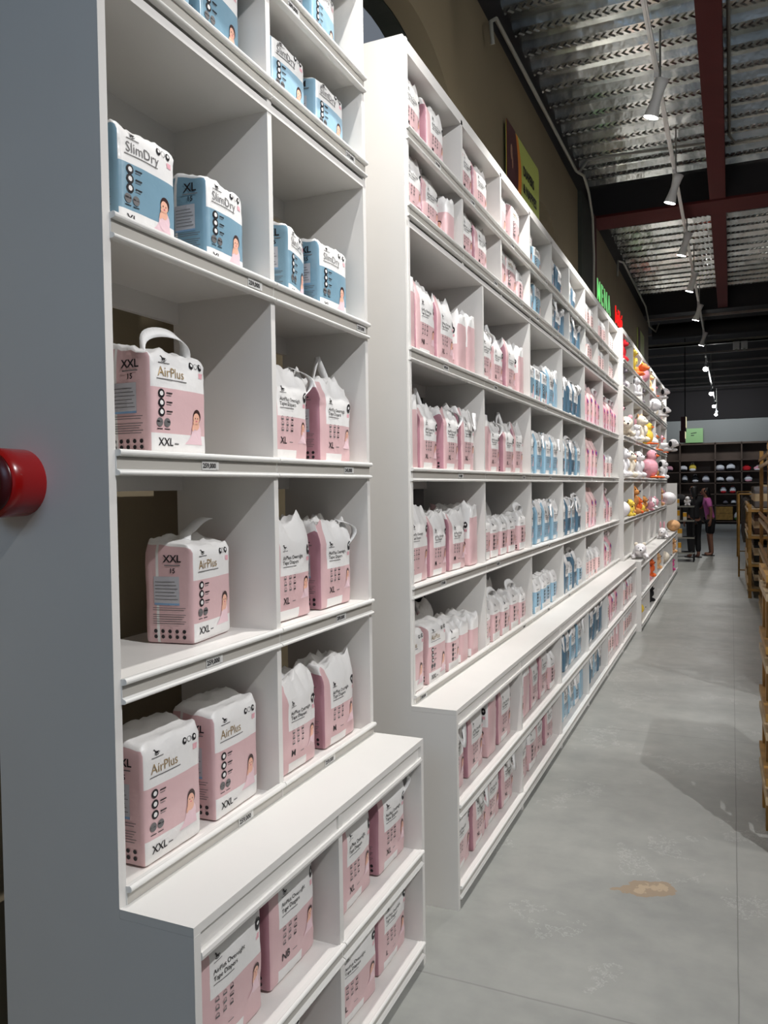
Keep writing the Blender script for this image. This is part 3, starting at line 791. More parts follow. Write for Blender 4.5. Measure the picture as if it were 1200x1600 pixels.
protos = {}
def proto(key, kind, W, D, H, colour, dark, size, count='', title=None, handle=None, seed=0):
    r = 0.013
    if kind == 'pants':
        df = make_deform(W, D, H, 0.010, 0.006, 0.0028, 0.13, 0.007, seed, slope=-0.010, tstart=0.88)
        zt, zb, xm = H * 0.62, H * 0.2, -W / 2 + 0.0
        def cl(side, x, y, z):
            if side == 'front': return 1 if (z > zt or z < zb) else 0
            if side == 'back': return 0
            if side == 'top': return 1
            if side in ('left', 'right'):
                if z > H * 0.955: return 1
                if abs(y - 0.032) < 0.004: return 1
                return 0
            return 0
        me = body_mesh('wrapper', W, D, H, r, df, cl, [colour, PAPERW, dark], (zt, zb, H * 0.955), (), (0.028, 0.036))
    elif kind == 'tape':
        df = make_deform(W, D, H, 0.012, 0.008, 0.0068, 0.30, 0.019, seed, slope=0.0, tstart=0.78)
        zt, xm = H * 0.48, -W / 2 + W * 0.16
        xb0, xb1 = -W / 2 + W * 0.17, W * 0.16
        def cl(side, x, y, z):
            if side == 'front':
                if z > zt and x > xm: return 1
                if z < H * 0.12 and xb0 < x < xb1: return 1
                return 0
            if side == 'top': return 1
            if side == 'left': return 1 if z > H * 0.90 else 2
            if side == 'right': return 1 if z > H * 0.84 else 0
            return 0
        me = body_mesh('wrapper', W, D, H, r, df, cl, [colour, PAPERW, dark], (zt, H * 0.12, H * 0.9, H * 0.84), (xm, xb1), ())
    elif kind == 'short':
        df = make_deform(W, D, H, r, 0.007, 0.003, 0.30, 0.012, seed, tstart=0.8)
        zt = H * 0.64
        def cl(side, x, y, z):
            if side == 'top' or z > zt: return 1
            if side == 'front' and z < H * 0.2: return 1
            return 0
        me = body_mesh('wrapper', W, D, H, r, df, cl, [colour, PAPERW, dark], (zt, H * 0.2), (), ())
    else:  # pouch
        df = make_deform(W, D, H, r, 0.012, 0.005, 0.9, 0.012, seed, tstart=0.62)
        def cl(side, x, y, z):
            return 2 if side in ('left', 'right') and z < H * 0.5 else (1 if z < H * 0.25 and side == 'front' else 0)
        me = body_mesh('wrapper', W, D, H, r, df, cl, [colour, CLOTHP, dark], (H * 0.25, H * 0.5), (), ())
    f = Print(df, W, D, 'front'); f2 = Print(df, W, D, 'front'); f3 = Print(df, W, D, 'front'); f4 = Print(df, W, D, 'front'); f5 = Print(df, W, D, 'front'); s_ = Print(df, W, D, 'left')
    if kind == 'pants':
        x0 = -W / 2 + 0.022
        f.horse(x0 + 0.022, H * 0.885, 0.010)
        f.line(x0 + 0.004, x0 + 0.042, H * 0.845, 0.002, 1)
        f.text(title, x0, H * 0.725, 0.032, 2 if title == 'AirPlus' else 1, 0.0)
        f.line(x0 - 0.004, x0 + 0.10, H * 0.695, 0.0022, 1)
        for k in range(3):
            if k == 1: f5.ring(W / 2 - 0.062 + k * 0.0175, H * 0.875, 0.0075, 0.0015, 1)
            else: f5.ell(W / 2 - 0.062 + k * 0.0175, H * 0.875, 0.0075, 0.009, 0); f5.ell(W / 2 - 0.062 + k * 0.0175, H * 0.878, 0.004, 0.004, 7, 0.002, 8)
        f5.patch(W / 2 - 0.032, H * 0.765, W / 2 - 0.016, H * 0.815, 11, n=3)
        for k in range(3):
            f2.ell(x0 + 0.010, H * (0.565 - 0.085 * k), 0.0105, 0.0105, 0); f2.ell(x0 + 0.010, H * (0.565 - 0.085 * k), 0.0058, 0.0058, 7, 0.002, 8)
            f2.line(x0 + 0.026, x0 + 0.046, H * (0.568 - 0.085 * k), 0.003, 0, 2); f2.line(x0 + 0.026, x0 + 0.042, H * (0.55 - 0.085 * k), 0.0015, 1, 2)
        for k in range(2):
            f2.ell(x0 + 0.004 + 0.024 * k, H * 0.30, 0.0105, 0.0105, 1); f2.line(x0 - 0.005 + 0.024 * k, x0 + 0.013 + 0.024 * k, H * 0.298, 0.004, 0, 2)
            f2.line(x0 - 0.005 + 0.024 * k, x0 + 0.013 + 0.024 * k, H * 0.235, 0.002, 0, 2)
        f3.baby(W / 2 - 0.045, H * 0.34, 0.026)
        f4.text(size, x0, H * 0.085, 0.026, 0, 0.0004)
        f4.line(x0 + 0.055, x0 + 0.07, H * 0.10, 0.003, 1, 2)
        side_info(s_, size, count, D, H, 0.030 if len(size) < 3 else 0.026)
    elif kind == 'tape':
        x0 = -W / 2 + W * 0.16 + 0.012
        f.horse(x0 + 0.014, H * 0.765, 0.010); f.line(x0, x0 + 0.03, H * 0.73, 0.0018, 1)
        f.text('AirPlus Overnight', x0, H * 0.645, 0.0155, 0, 0.0001); f.text('Tape Diapers', x0, H * 0.595, 0.0155, 0, 0.0001)
        f.line(x0, x0 + 0.07, H * 0.565, 0.0022, 1)
        f5.ell(W / 2 - 0.022, H * 0.72, 0.010, 0.016, 0); f5.ell(W / 2 - 0.022, H * 0.725, 0.004, 0.005, 7, 0.002, 8)
        f5.patch(W / 2 - 0.030, H * 0.60, W / 2 - 0.015, H * 0.645, 11, n=3)
        for k in range(3):
            for j in range(3):
                f2.line(x0 + 0.004 + j * 0.026, x0 + 0.016 + j * 0.026, H * (0.44 - 0.06 * k), 0.004, 0 if j == 2 else 1, 2); f2.ring(x0 + 0.010 + j * 0.026, H * (0.46 - 0.06 * k), 0.006, 0.0012, 1, 10)
        f3.baby(W / 2 - 0.035, H * 0.36, 0.020)
        f4.text(size, x0, H * 0.185, 0.028, 0, 0.0004); f4.line(x0 + 0.05, x0 + 0.07, H * 0.20, 0.002, 1, 2)
        side_info(s_, size, count, D, H, 0.026)
    elif kind == 'short':
        x0 = -W / 2 + 0.02
        f.horse(x0 + 0.015, H * 0.85, 0.009); f.line(x0, x0 + 0.05, H * 0.70, 0.003, 1)
        for k in range(4):
            f2.ell(x0 + 0.02, H * (0.56 - 0.10 * k), 0.009, 0.009, 0); f2.line(x0 + 0.035, x0 + 0.055, H * (0.555 - 0.10 * k), 0.003, 1, 2)
        f3.baby(W / 2 - 0.035, H * 0.38, 0.017)
        side_info(s_, size, count, D, H, 0.022)
    else:
        f.ell(0, H * 0.62, W * 0.28, 0.030, 6); f.ell(0, H * 0.62, W * 0.2, 0.018, 10, 0.002)
        f.ell(0, H * 0.33, 0.016, 0.02, 4); f.ell(0, H * 0.30, 0.014, 0.015, 3, 0.002)
        f.line(-0.03, 0.03, H * 0.5, 0.006, 1); f.line(-0.012, 0.012, H * 0.1, 0.03, 6, 2)
        s_.line(-0.02, 0.02, H * 0.4, 0.02, 10, 2); s_.line(-0.015, 0.015, H * 0.3, 0.006, 0, 2)
    protos[key] = dict(W=W, D=D, H=H, body=me, prints=[(n_, q.mesh(n_)) for n_, q in (('brand_print', f), ('feature_icons', f2), ('baby_picture', f3), ('size_mark', f4), ('corner_marks', f5), ('side_print', s_)) if q.b.v],
                       handle=handle_mesh(handle, W, H, seed) if handle else None)
    p = protos[key]
    zs = [v.co.z for v in me.vertices] + ([v.co.z for v in p['handle'].vertices] if p['handle'] else [])
    p['top'] = max(zs)
    xs = [v.co.x for v in me.vertices]; ysb = [v.co.y for v in me.vertices]
    p['RW'] = max(xs) - min(xs); p['RD'] = max(ysb) - min(ysb)

proto('xxl', 'pants', 0.205, 0.135, 0.262, PINK, MAUVE, 'XXL', '15', 'AirPlus', None, 1)
proto('xxl_a', 'pants', 0.205, 0.135, 0.250, PINK, MAUVE, 'XXL', '15', 'AirPlus', 'arch', 2)
proto('xxl_b', 'pants', 0.205, 0.135, 0.285, PINK, MAUVE, 'XXL', '15', 'AirPlus', None, 3)
proto('xxl_f', 'pants', 0.200, 0.140, 0.262, PINK, MAUVE, 'XXL', '15', 'AirPlus', 'fold', 4)
proto('slim', 'pants', 0.190, 0.120, 0.240, BLUE, DBLUE, 'XL', '15', 'SlimDry', None, 5)
proto('slim_b', 'pants', 0.172, 0.115, 0.235, BLUE, DBLUE, 'XL', '15', 'SlimDry', None, 6)
proto('slim_m', 'pants', 0.190, 0.115, 0.200, LBLUE, BLUE, 'M', '', 'SlimDry', None, 16)
proto('tape_xl', 'tape', 0.215, 0.130, 0.285, PINK, MAUVE, 'XL', '46', None, None, 7)
proto('tape_xl_p', 'tape', 0.215, 0.130, 0.262, PINK, MAUVE, 'XL', '46', None, 'peak', 8)
proto('tape_xl_s', 'tape', 0.215, 0.130, 0.272, PINK, MAUVE, 'XL', '46', None, 'side', 9)
proto('tape_xl_f', 'tape', 0.200, 0.130, 0.300, PINK, MAUVE, 'XL', '46', None, 'front', 10)
proto('tape_m', 'tape', 0.215, 0.130, 0.265, PINK, MAUVE, 'M', '27', None, None, 11)
proto('tape_m_b', 'tape', 0.205, 0.130, 0.270, PINK, MAUVE, 'M', '27', None, 'loose', 12)
proto('tape_nb', 'tape', 0.225, 0.140, 0.300, PINK, MAUVE, 'NB', '', None, None, 13)
proto('tape_l_s', 'tape', 0.220, 0.140, 0.300, PINK, MAUVE, 'L', '', None, 'side', 14)
proto('tape_ov', 'tape', 0.250, 0.140, 0.305, PINK, MAUVE, 'L', '', None, None, 15)
proto('short', 'short', 0.150, 0.110, 0.215, PINK, MAUVE, 'M', '', None, None, 17)
proto('short_h', 'short', 0.155, 0.110, 0.235, PINK, MAUVE, 'S', '', None, 'arch', 18)
proto('bshort', 'short', 0.150, 0.110, 0.225, LBLUE, BLUE, 'M', '', None, None, 19)
proto('btape', 'tape', 0.190, 0.130, 0.270, LBLUE, BLUE, 'L', '', None, 'loose', 20)
proto('btape_n', 'tape', 0.190, 0.130, 0.275, LBLUE, BLUE, 'L', '', None, 'front', 22)
proto('dtape', 'tape', 0.175, 0.130, 0.280, DBLUE, DBLUE, 'L', '', None, 'side', 21)
proto('dtape_n', 'tape', 0.175, 0.130, 0.275, DBLUE, DBLUE, 'XL', '', None, 'arch', 23)
proto('pouch', 'pouch', 0.170, 0.110, 0.370, PALEP, ROSE, '', '', None, None, 24)
proto('pouch_b', 'pouch', 0.150, 0.110, 0.330, ROSE, MAUVE, '', '', None, 'arch', 25)
proto('pouch_s', 'short', 0.150, 0.110, 0.240, PALEP, ROSE, 'S', '', None, None, 26)

_seen = {}
def pack(key, loc, phi, label, group, corner=True, full=True):
    """loc = front left bottom corner (front towards the aisle), phi turns the front away from the camera"""
    p = protos[key]; W, D = p['W'], p['D']
    rz = R(90 + phi)
    if corner:
        off = Matrix.Rotation(rz, 3, 'Z') @ Vector((-W / 2, -D / 2, 0))
        c = Vector(loc) - off
    else: c = Vector(loc)
    if (key, full) in _seen:
        t = copy_tree(_seen[(key, full)])
        t.location = c; t.rotation_euler = (0, 0, rz)
    else:
        t = empty('diaper_pack', c, rz)
        def ob(n, me, par):
            o = bpy.data.objects.new(n, me); C.objects.link(o); o.parent = par; return o
        wr = ob('wrapper', p['body'], t)
        if full:
            for n_, q in p['prints']: ob(n_, q, t)
        if p['handle']: ob('carry_handle', p['handle'], t)
        _seen[(key, full)] = t
    tag(t, label, 'diaper pack', group)
    return t

G1 = 'diaper packs in the nearest shelving unit'
z1, z2, z3, z4, z5, z6 = [z - 0.005 for z in ROWS1]; z6 = ROWS1[5] - 0.027
near = [
 ('xxl_b', (-1.205, 1.384, z6), 0, 'pink XXL pants pack, left one on the lowest left shelf above the counter'),
 ('xxl_b', (-1.205, 1.652, z6), 2, 'pink XXL pants pack, right one on the lowest left shelf above the counter'),
 ('xxl_f', (-1.245, 1.632, z5), 8, 'lone pink XXL pants pack with folded handle strip on top'),
 ('xxl_a', (-1.205, 1.438, z4), 0, 'lone pink XXL pants pack with a soft white arched handle'),
 ('slim', (-1.205, 1.350, z3), 0, 'blue and white pants pack cut by the left post, third shelf of the nearest unit'),
 ('slim_b', (-1.205, 1.663, z3), 2, 'blue and white pants pack with XL gusset, right one in the left bay'),
 ('slim_b', (-1.205, 2.066, z3), 14, 'blue and white XL pack turned to show its gusset, right bay third shelf'),
 ('slim', (-1.205, 2.262, z3), 0, 'blue and white XL pack nearest the right post, right bay third shelf'),
 ('slim_m', (-1.205, 1.990, z2), 0, 'light blue pack left of two under the top shelf of the right bay'),
 ('slim_m', (-1.205, 2.255, z2), 0, 'light blue pack right of two under the top shelf of the right bay'),
 ('slim', (-1.205, 2.243, z1), 6, 'blue pack on the top shelf of the right bay'),
 ('slim_b', (-1.225, 1.985, z1), 0, 'blue pack half hidden at the frame top in the right bay'),
 ('slim', (-1.205, 1.655, z2), 4, 'blue pack with printed baby at the top edge of the picture, left bay'),
 ('slim_m', (-1.205, 1.425, z2), 0, 'blue pack farthest left at the top edge of the picture'),
 ('tape_xl_s', (-1.205, 1.945, z4), 0, 'pink overnight pack with white handle loop hanging over its right corner, middle shelf'),
 ('tape_xl_p', (-1.205, 2.246, z4), 0, 'pink overnight XL pack with a tall pointed handle loop'),
 ('tape_xl', (-1.205, 1.945, z5), 0, 'pink overnight pack without handle beside one with a round loop, second right shelf'),
 ('tape_xl_s', (-1.205, 2.236, z5), 0, 'pink overnight XL pack with round handle loop, second right shelf above counter'),
 ('tape_m_b', (-1.205, 1.978, z6), 0, 'pink size M overnight pack with open crumpled top, lowest right shelf'),
 ('tape_m', (-1.205, 2.245, z6), 0, 'pink size M overnight pack beside the right post, lowest right shelf'),
 ('tape_m', (-1.345, 1.960, z6), -6, 'shaded white topped pack standing behind the size M packs'),
]
for k, loc, phi, lb in near: pack(k, loc, phi, lb, G1)
zb1, zb2 = 0.407, 0.087
for k, loc, phi, lb in [
 ('tape_ov', (-1.03, 1.330, zb1), 0, 'overnight tape diaper pack in the nearest corner under the counter'),
 ('tape_nb', (-1.04, 1.632, zb1), 0, 'pink size NB overnight pack beside the white divider under the counter'),
 ('tape_xl', (-1.03, 2.000, zb1), 2, 'shiny pink XL overnight pack right of the divider under the counter'),
 ('tape_xl_s', (-1.03, 2.268, zb1), 0, 'pink XL overnight pack with white loop at the right end under the counter'),
 ('tape_xl_s', (-1.04, 1.560, zb2), 0, 'pack with hanging white handle loop at the bottom edge of the picture'),
 ('tape_xl_f', (-1.04, 1.330, zb2), 0, 'pack on the floor level shelf in the nearest corner'),
 ('tape_ov', (-1.03, 1.945, zb2), -4, 'pink overnight pack left of the L pack on the bottom shelf'),
 ('tape_l_s', (-1.03, 2.254, zb2), 0, 'pink size L overnight pack with drooping white loop on the bottom shelf'),
]:
    t = pack(k, loc, phi, lb, G1)
    t.scale[2] = min(1.0, ((ZB - 0.03 if loc[2] > 0.2 else 0.383) - 0.006 - loc[2]) / protos[k]['top'])

ORD = ['first', 'second', 'third', 'fourth', 'fifth', 'sixth', 'seventh', 'eighth', 'ninth']
ROWN = ['top shelf', 'second shelf from the top', 'third shelf from the top', 'shelf at eye level', 'shelf just below eye level', 'shelf resting on the counter', 'upper shelf under the counter', 'floor level shelf']
CEIL = [3.398 - 0.05, 3.063 - 0.028, ROWS[1] - 0.092, ROWS[2] - 0.088, ROWS[3] - 0.088, ROWS[4] - 0.088, ZB - 0.03, 0.383]
def squash(t, key, z, row):
    k = min(1.0, (CEIL[row] - 0.008 - z) / protos[key]['top'])
    t.scale = (1, 1, k)
ROWN = ['top shelf', 'second shelf down', 'third shelf down', 'eye level shelf', 'shelf below eye level', 'counter shelf', 'upper base shelf', 'bottom shelf']
def fill(bays, i, row, z, items, xfront, cname, start=0.03, gap=None, behind=None):
    rr = random.Random(row * 31 + i * 7 + 1)
    y0, y1 = bays[i] + 0.022, bays[i + 1] - 0.022
    ext = lambda k, s: protos[k]['RD' if s else 'RW'] + 0.010
    items = list(items)
    if 2 <= row and gap is None:
        while True:
            k = rr.choice(items)
            if sum(ext(*q) for q in items) + ext(*k) > y1 - y0:
                k = ({'p': 'tape_m', 'b': 'btape_n', 'pa': 'pouch'}['pa' if cname[0:2] == 'pa' else cname[0]], 1)
                if sum(ext(*q) for q in items) + ext(*k) > y1 - y0: break
            items.append(k)
    while sum(ext(*q) for q in items) > y1 - y0: items.pop()
    free = (y1 - y0) - sum(ext(*q) for q in items)
    n = len(items)
    sp = free / n if gap is None else min(gap, free / n)
    y = y0 + sp * 0.3
    for j, (k, sd) in enumerate(items):
        p = protos[k]; e = ext(k, sd)
        lab = '%s %s pack, %s from left in %s bay, %s' % (cname, 'sideways' if sd else 'diaper', ORD[j], ORD[i] + (' top' if row < 2 else ''), ROWN[row])
        g = 'diaper packs in the long shelving unit'
        yc = y + e / 2
        if sd: t = pack(k, (xfront - p['RW'] / 2 - rr.uniform(0, 0.01), yc, z), -90 + rr.uniform(-1.5, 1.5), lab, g, corner=False)
        else: t = pack(k, (xfront - p['RD'] / 2 - rr.uniform(0, 0.018), yc, z), rr.uniform(-1.5, 2.5), lab, g, corner=False)
        squash(t, k, z, row)
        y += e + sp * rr.uniform(0.8, 1.1)
        if y > y1: break
    if behind:
        yy = y0
        for j, k in enumerate(behind):
            p = protos[k]
            if yy + p['RW'] + 0.02 > y1: break
            lab = '%s back row pack, %s from left, %s bay, %s' % (cname, ORD[j], ORD[i], ROWN[row])
            t = pack(k, (xfront - 0.165 - p['RD'] / 2, yy + p['RW'] / 2 + 0.01, z), rr.uniform(-1, 1), lab, 'diaper packs in the long shelving unit', corner=False, full=False)
            squash(t, k, z, row)
            yy += p['RW'] + 0.05
XR = XF - 0.016
r1, r2, r3, r4, r5, r6 = [q - 0.005 for q in ROWS]; r6 = ROWS[5] - 0.027
f_, s_ = 0, 1
# two top box rows: nine narrow bays
for i in range(9):
    if i < 3:
        a = [[('tape_m', f_), ('tape_m', f_)], [('tape_m_b', f_), ('tape_m', f_)], [('xxl', f_), ('xxl', f_)]][i]
        b2 = [[('tape_m', f_), ('tape_m_b', f_), ('short', s_)], [('tape_m_b', f_), ('tape_m', f_)], [('xxl', f_), ('xxl', f_), ('short', f_)]][i]
        nm = 'pink and white'
    elif i < 6:
        a = [('slim', f_), ('slim_m', f_)] if i == 3 else [('btape', f_), ('dtape_n', f_)]
        b2 = [('slim_m', f_), ('slim', f_)] if i == 3 else [('btape_n', f_), ('dtape_n', f_), ('dtape', s_)]
        nm = 'blue and white'
    else:
        a = [('pouch_s', f_), ('pouch_s', f_), ('pouch_s', f_)]; b2 = [('pouch_b', f_), ('pouch_s', f_), ('pouch_s', f_)]
        nm = 'pale pink'
    def fit(L, h):
        return [(k if protos[k]['H'] < h else 'pouch_s', s) for k, s in L]
    fill(TOP2, i, 0, r1, fit(a, 0.31), XR, nm, start=0.05, gap=0.05)
    fill(TOP2, i, 1, r2, fit(b2, 0.31), XR, nm, start=0.03, gap=0.03)
P = 'pink and white'; Bn = 'blue and white'; Q = 'pale pink patterned'
fill(LOW2, 0, 2, r3, [('tape_xl', s_), ('tape_nb', f_), ('tape_xl', f_), ('tape_m', s_), ('tape_xl', s_)], XR, P)
fill(LOW2, 1, 2, r3, [('tape_xl_s', f_), ('tape_xl_p', f_), ('tape_xl', f_), ('tape_xl', s_), ('tape_m', s_)], XR, P)
fill(LOW2, 2, 2, r3, [('slim', f_), ('slim', f_), ('slim_b', f_), ('btape_n', f_)], XR, Bn)
fill(LOW2, 3, 2, r3, [('btape_n', f_), ('dtape', s_), ('dtape_n', f_), ('dtape_n', f_), ('dtape', s_)], XR, Bn)
fill(LOW2, 4, 2, r3, [('pouch', f_), ('pouch_b', f_), ('pouch', f_), ('pouch', f_), ('pouch_b', f_)], XR, Q)
fill(LOW2, 5, 2, r3, [('pouch', f_), ('pouch_b', f_), ('pouch_b', f_), ('pouch', f_), ('pouch_b', f_)], XR, Q)
fill(LOW2, 0, 3, r4, [('tape_xl', s_), ('tape_xl_p', f_), ('tape_xl_s', f_), ('tape_xl_f', f_), ('tape_xl', s_)], XR, P)
fill(LOW2, 1, 3, r4, [('tape_xl', s_), ('tape_xl_s', f_), ('tape_xl_p', f_), ('tape_xl', f_)], XR, P, gap=0.02)
fill(LOW2, 2, 3, r4, [('btape', f_), ('btape_n', f_), ('btape', f_), ('btape_n', f_)], XR, Bn)
fill(LOW2, 3, 3, r4, [('dtape_n', f_), ('btape_n', f_), ('dtape_n', f_), ('btape', f_)], XR, Bn)
fill(LOW2, 4, 3, r4, [('pouch', f_), ('pouch', f_), ('pouch', f_), ('pouch', f_)], XR, Q, gap=0.03)
fill(LOW2, 5, 3, r4, [('pouch_s', f_), ('pouch_b', f_), ('pouch_s', f_), ('pouch_s', f_)], XR, Q, gap=0.04)
fill(LOW2, 0, 4, r5, [('tape_ov', f_), ('tape_m', f_), ('tape_m', f_), ('tape_xl', s_)], XR, P, start=0.0, behind=['tape_m', 'tape_m_b', 'tape_m'])
fill(LOW2, 1, 4, r5, [('short_h', f_), ('short', f_), ('short', f_), ('short', f_), ('short_h', f_)], XR, P, gap=0.03, behind=['tape_m_b', 'tape_m', 'tape_m_b'])
fill(LOW2, 2, 4, r5, [('btape', f_), ('btape', f_), ('btape_n', f_), ('btape', f_)], XR, Bn, behind=['btape', 'btape_n'])
fill(LOW2, 3, 4, r5, [('dtape_n', f_), ('dtape', f_), ('btape_n', f_), ('dtape_n', f_)], XR, Bn)
fill(LOW2, 4, 4, r5, [('pouch', f_), ('pouch_s', f_), ('pouch', f_), ('pouch', f_)], XR, Q, gap=0.03)
fill(LOW2, 5, 4, r5, [('pouch_b', f_), ('pouch_s', f_), ('pouch_b', f_), ('pouch_s', f_)], XR, Q, gap=0.04)
fill(LOW2, 0, 5, r6, [('xxl', f_), ('xxl', f_), ('short', f_), ('short', s_)], XR, P, behind=['tape_m_b', 'tape_m', 'tape_m_b'])
fill(LOW2, 1, 5, r6, [('short', f_), ('short_h', f_), ('short', f_), ('short_h', f_), ('short', f_)], XR, P, gap=0.025, behind=['tape_m', 'tape_m_b', 'tape_m'])
fill(LOW2, 2, 5, r6, [('bshort', f_), ('bshort', f_), ('bshort', f_), ('bshort', f_), ('bshort', f_)], XR, Bn, gap=0.02, behind=['btape_n', 'btape'])
fill(LOW2, 3, 5, r6, [('bshort', f_), ('dtape_n', f_), ('bshort', f_), ('dtape_n', f_), ('bshort', f_)], XR, Bn, gap=0.02)
fill(LOW2, 4, 5, r6, [('pouch_s', f_), ('pouch_s', f_), ('pouch_s', f_), ('pouch_s', f_), ('pouch_s', f_)], XR, Q, gap=0.02)
fill(LOW2, 5, 5, r6, [('pouch_s', f_), ('pouch_b', f_), ('pouch_s', f_), ('pouch_b', f_)], XR, Q, gap=0.04)
XB = XBN - 0.03
for row, zz in ((6, 0.406), (7, 0.086)):
    A = row == 6
    fill(LOW2, 0, row, zz, [('tape_xl_f', f_), ('tape_xl', f_), ('tape_xl_f', s_)] if A else [('tape_ov', f_), ('tape_xl_f', f_), ('tape_xl', f_)], XB, P)
    fill(LOW2, 1, row, zz, [('short', f_), ('tape_m', s_), ('tape_m', f_), ('tape_xl', f_)] if A else [('tape_xl_s', f_), ('short_h', f_), ('tape_m', f_), ('tape_m', f_)], XB, P)
    fill(LOW2, 2, row, zz, [('btape_n', f_), ('dtape', f_), ('btape', f_), ('btape_n', f_)] if A else [('bshort', f_), ('btape_n', f_), ('btape_n', f_), ('bshort', f_)], XB, Bn)
    fill(LOW2, 3, row, zz, [('dtape_n', f_), ('dtape_n', f_), ('dtape', s_), ('dtape_n', f_)] if A else [('btape_n', f_), ('dtape_n', f_), ('btape_n', f_), ('dtape_n', f_)], XB, Bn)
    fill(LOW2, 4, row, zz, [('pouch_s', f_), ('pouch_s', f_), ('pouch_b', f_)] if A else [('tape_m', s_), ('pouch_s', f_), ('pouch_s', f_), ('pouch_s', f_)], XB, Q if not A else Q)
    fill(LOW2, 5, row, zz, [('pouch_b', f_), ('pouch_s', f_), ('pouch_s', f_)], XB, Q)

# ------------------------------------------------------------------ ceiling track and its spotlights
b = MB(); b.box(-0.5475, -0.5125, 1.0, 18.6, 4.845, 4.872); b.box(-0.535, -0.525, 1.0, 18.6, 4.838, 4.846)
trk = b.build('rail_body', LAMPW)
root = empty('light_track', (0, 0, 0)); trk.parent = root
tag(root, 'long pale ceiling light track hung on thin rods above the shelves', 'light track')
for y in (2.4, 4.4, 6.95, 8.95, 11.2, 13.3, 15.6, 18.2):
    b = MB(); b.tube([(-0.53, y, 4.872), (-0.53, y, 5.36)], 0.008, 8); b.build('hanging_rod', PIPE, root)
b = MB(); b.box(-0.5475, -0.5125, 19.4, 33.8, 4.52, 4.545)
o = b.build('rail_body', LAMPW)
root = empty('light_track', (0, 0, 0)); o.parent = root
tag(root, 'farther light track hanging lower below the dark ceiling', 'light track')
for y in (19.6, 24.5, 29.0, 33.6):
    b = MB(); b.tube([(-0.53, y, 4.545), (-0.53, y, 5.4)], 0.008, 8); b.build('hanging_rod', PIPE, root)
HD = [(2.25, 4.82), (4.45, 4.82), (6.62, 4.82), (8.70, 4.82), (10.75, 4.82), (12.8, 4.82), (15.1, 4.82), (17.9, 4.82), (19.9, 4.5), (25.4, 4.5), (29.6, 4.5), (33.2, 4.5)]
where = ['nearest track spotlight above the picture edge', 'second track spotlight above the picture edge', 'largest white track spotlight, nearest one in view',
         'white track spotlight hanging in front of the black cross beam', 'white track spotlight just past the maroon beam flange', 'white track spotlight under the middle of the second deck',
         'white track spotlight beneath the end of the second deck', 'white track spotlight in front of the pale cable tray', 'glowing white spotlight just below the cable tray',
         'glowing spotlight against the dark ceiling, halfway to the grey wall', 'glowing spotlight right above the far grey wall', 'farthest and lowest glowing spotlight before the grey wall']
def spot_head(y, z, label, x=-0.53, aim=(-1.42, 0.3, 1.9), energy=SPOT_W, cone=74):
    t = empty('track_spotlight', (x, y, z)); tag(t, label, 'spotlight', None)
    d = (Vector((aim[0], y + aim[1], aim[2])) - Vector((x, y, z - 0.15))).normalized()
    b = MB(); b.box(-0.018, 0.018, -0.05, 0.05, -0.02, 0.02); b.tube([(0, 0, -0.02), (0, 0, -0.055)], 0.02, 14)
    b.build('adapter', LAMPW, t)
    c = Vector((0, 0, -0.15)); a = c - d * 0.13; e = c + d * 0.15
    b = MB()
    b.tube([a, a + d * 0.004, a + d * 0.05, c, c + d * 0.07, e - d * 0.004, e], [0.046, 0.055, 0.046, 0.037, 0.044, 0.058, 0.056], 24)
    b.tube([(0, 0, -0.05), tuple(c - d * 0.04)], 0.012, 10)
    b.build('lamp_housing', LAMPW, t)
    b = MB(); b.tube([e + d * 0.0005, e + d * 0.003], 0.054, 24); b.build('lens', LENS, t)
    l = lamp('spot_beam', 'SPOT', tuple(Vector((x, y, z)) + e + d * 0.012), tuple(Vector((x, y, z)) + e + d * 3), energy, (1.0, 0.985, 0.96), 0.035, cone, 1.0)
    return t
for (y, z), lb in zip(HD, where):
    if y > 19: spot_head(y, z, lb, aim=(-0.75, -2.0, 3.2), energy=40, cone=100)
    else: spot_head(y, z, lb)

# ------------------------------------------------------------------ signs on the brown wall
t = empty('wall_sign', (-1.575, 6.0, 3.85)); tag(t, 'lime green sign with orange curve and maroon end on the brown wall', 'sign')
def sign_outline(y0, y1, z0, z1, r, n=5):
    o = []
    for cx, cz, a0 in ((y1 - r, z0 + r, -90), (y1 - r, z1 - r, 0), (y0 + r, z1 - r, 90), (y0 + r, z0 + r, 180)):
        for k in range(n + 1): o.append((cx + r * math.cos(R(a0 + 90 * k / n)), cz + r * math.sin(R(a0 + 90 * k / n))))
    return o
b = MB(); b.prism(sign_outline(0, 1.12, 0, 0.61, 0.05), -0.001, 0.004, 'x'); b.build('sign_board', GREENS, t)
def curved(y0, bulge, z0, z1, n=10):
    return [(y0 + bulge * (1 - (2 * i / n - 1) ** 2), z0 + (z1 - z0) * i / n) for i in range(n + 1)]
cr = curved(0.26, 0.09, 0, 0.605); co = curved(0.345, 0.12, 0, 0.6)
b = MB(); b.prism([(0.0, 0.0)] + co + [(0.0, 0.6)], 0.004, 0.007, 'x'); b.build('orange_panel', ORANGE, t)
b = MB(); b.prism([(-0.001, 0.0)] + cr + [(-0.001, 0.605)], 0.007, 0.010, 'x'); b.build('maroon_panel', BROWNS, t)
b = MB(); b.ball((0.011, 0.13, 0.40), (0.003, 0.035, 0.06), 12); b.ball((0.011, 0.16, 0.33), (0.003, 0.02, 0.05), 12); b.build('flame_mark', mat('tan_mark', rgb(150, 110, 90), 0.6), t)
b = MB()
for txt, yy, zz in (('DIAPERS', 0.52, 0.36), ('& NAPPIES', 0.52, 0.22)):
    v_, f__, wd = text_tris(txt, 0.11, 0.004)
    b.add([(0.009, yy + q[0] * 0.95, zz + q[1]) for q in v_], f__)
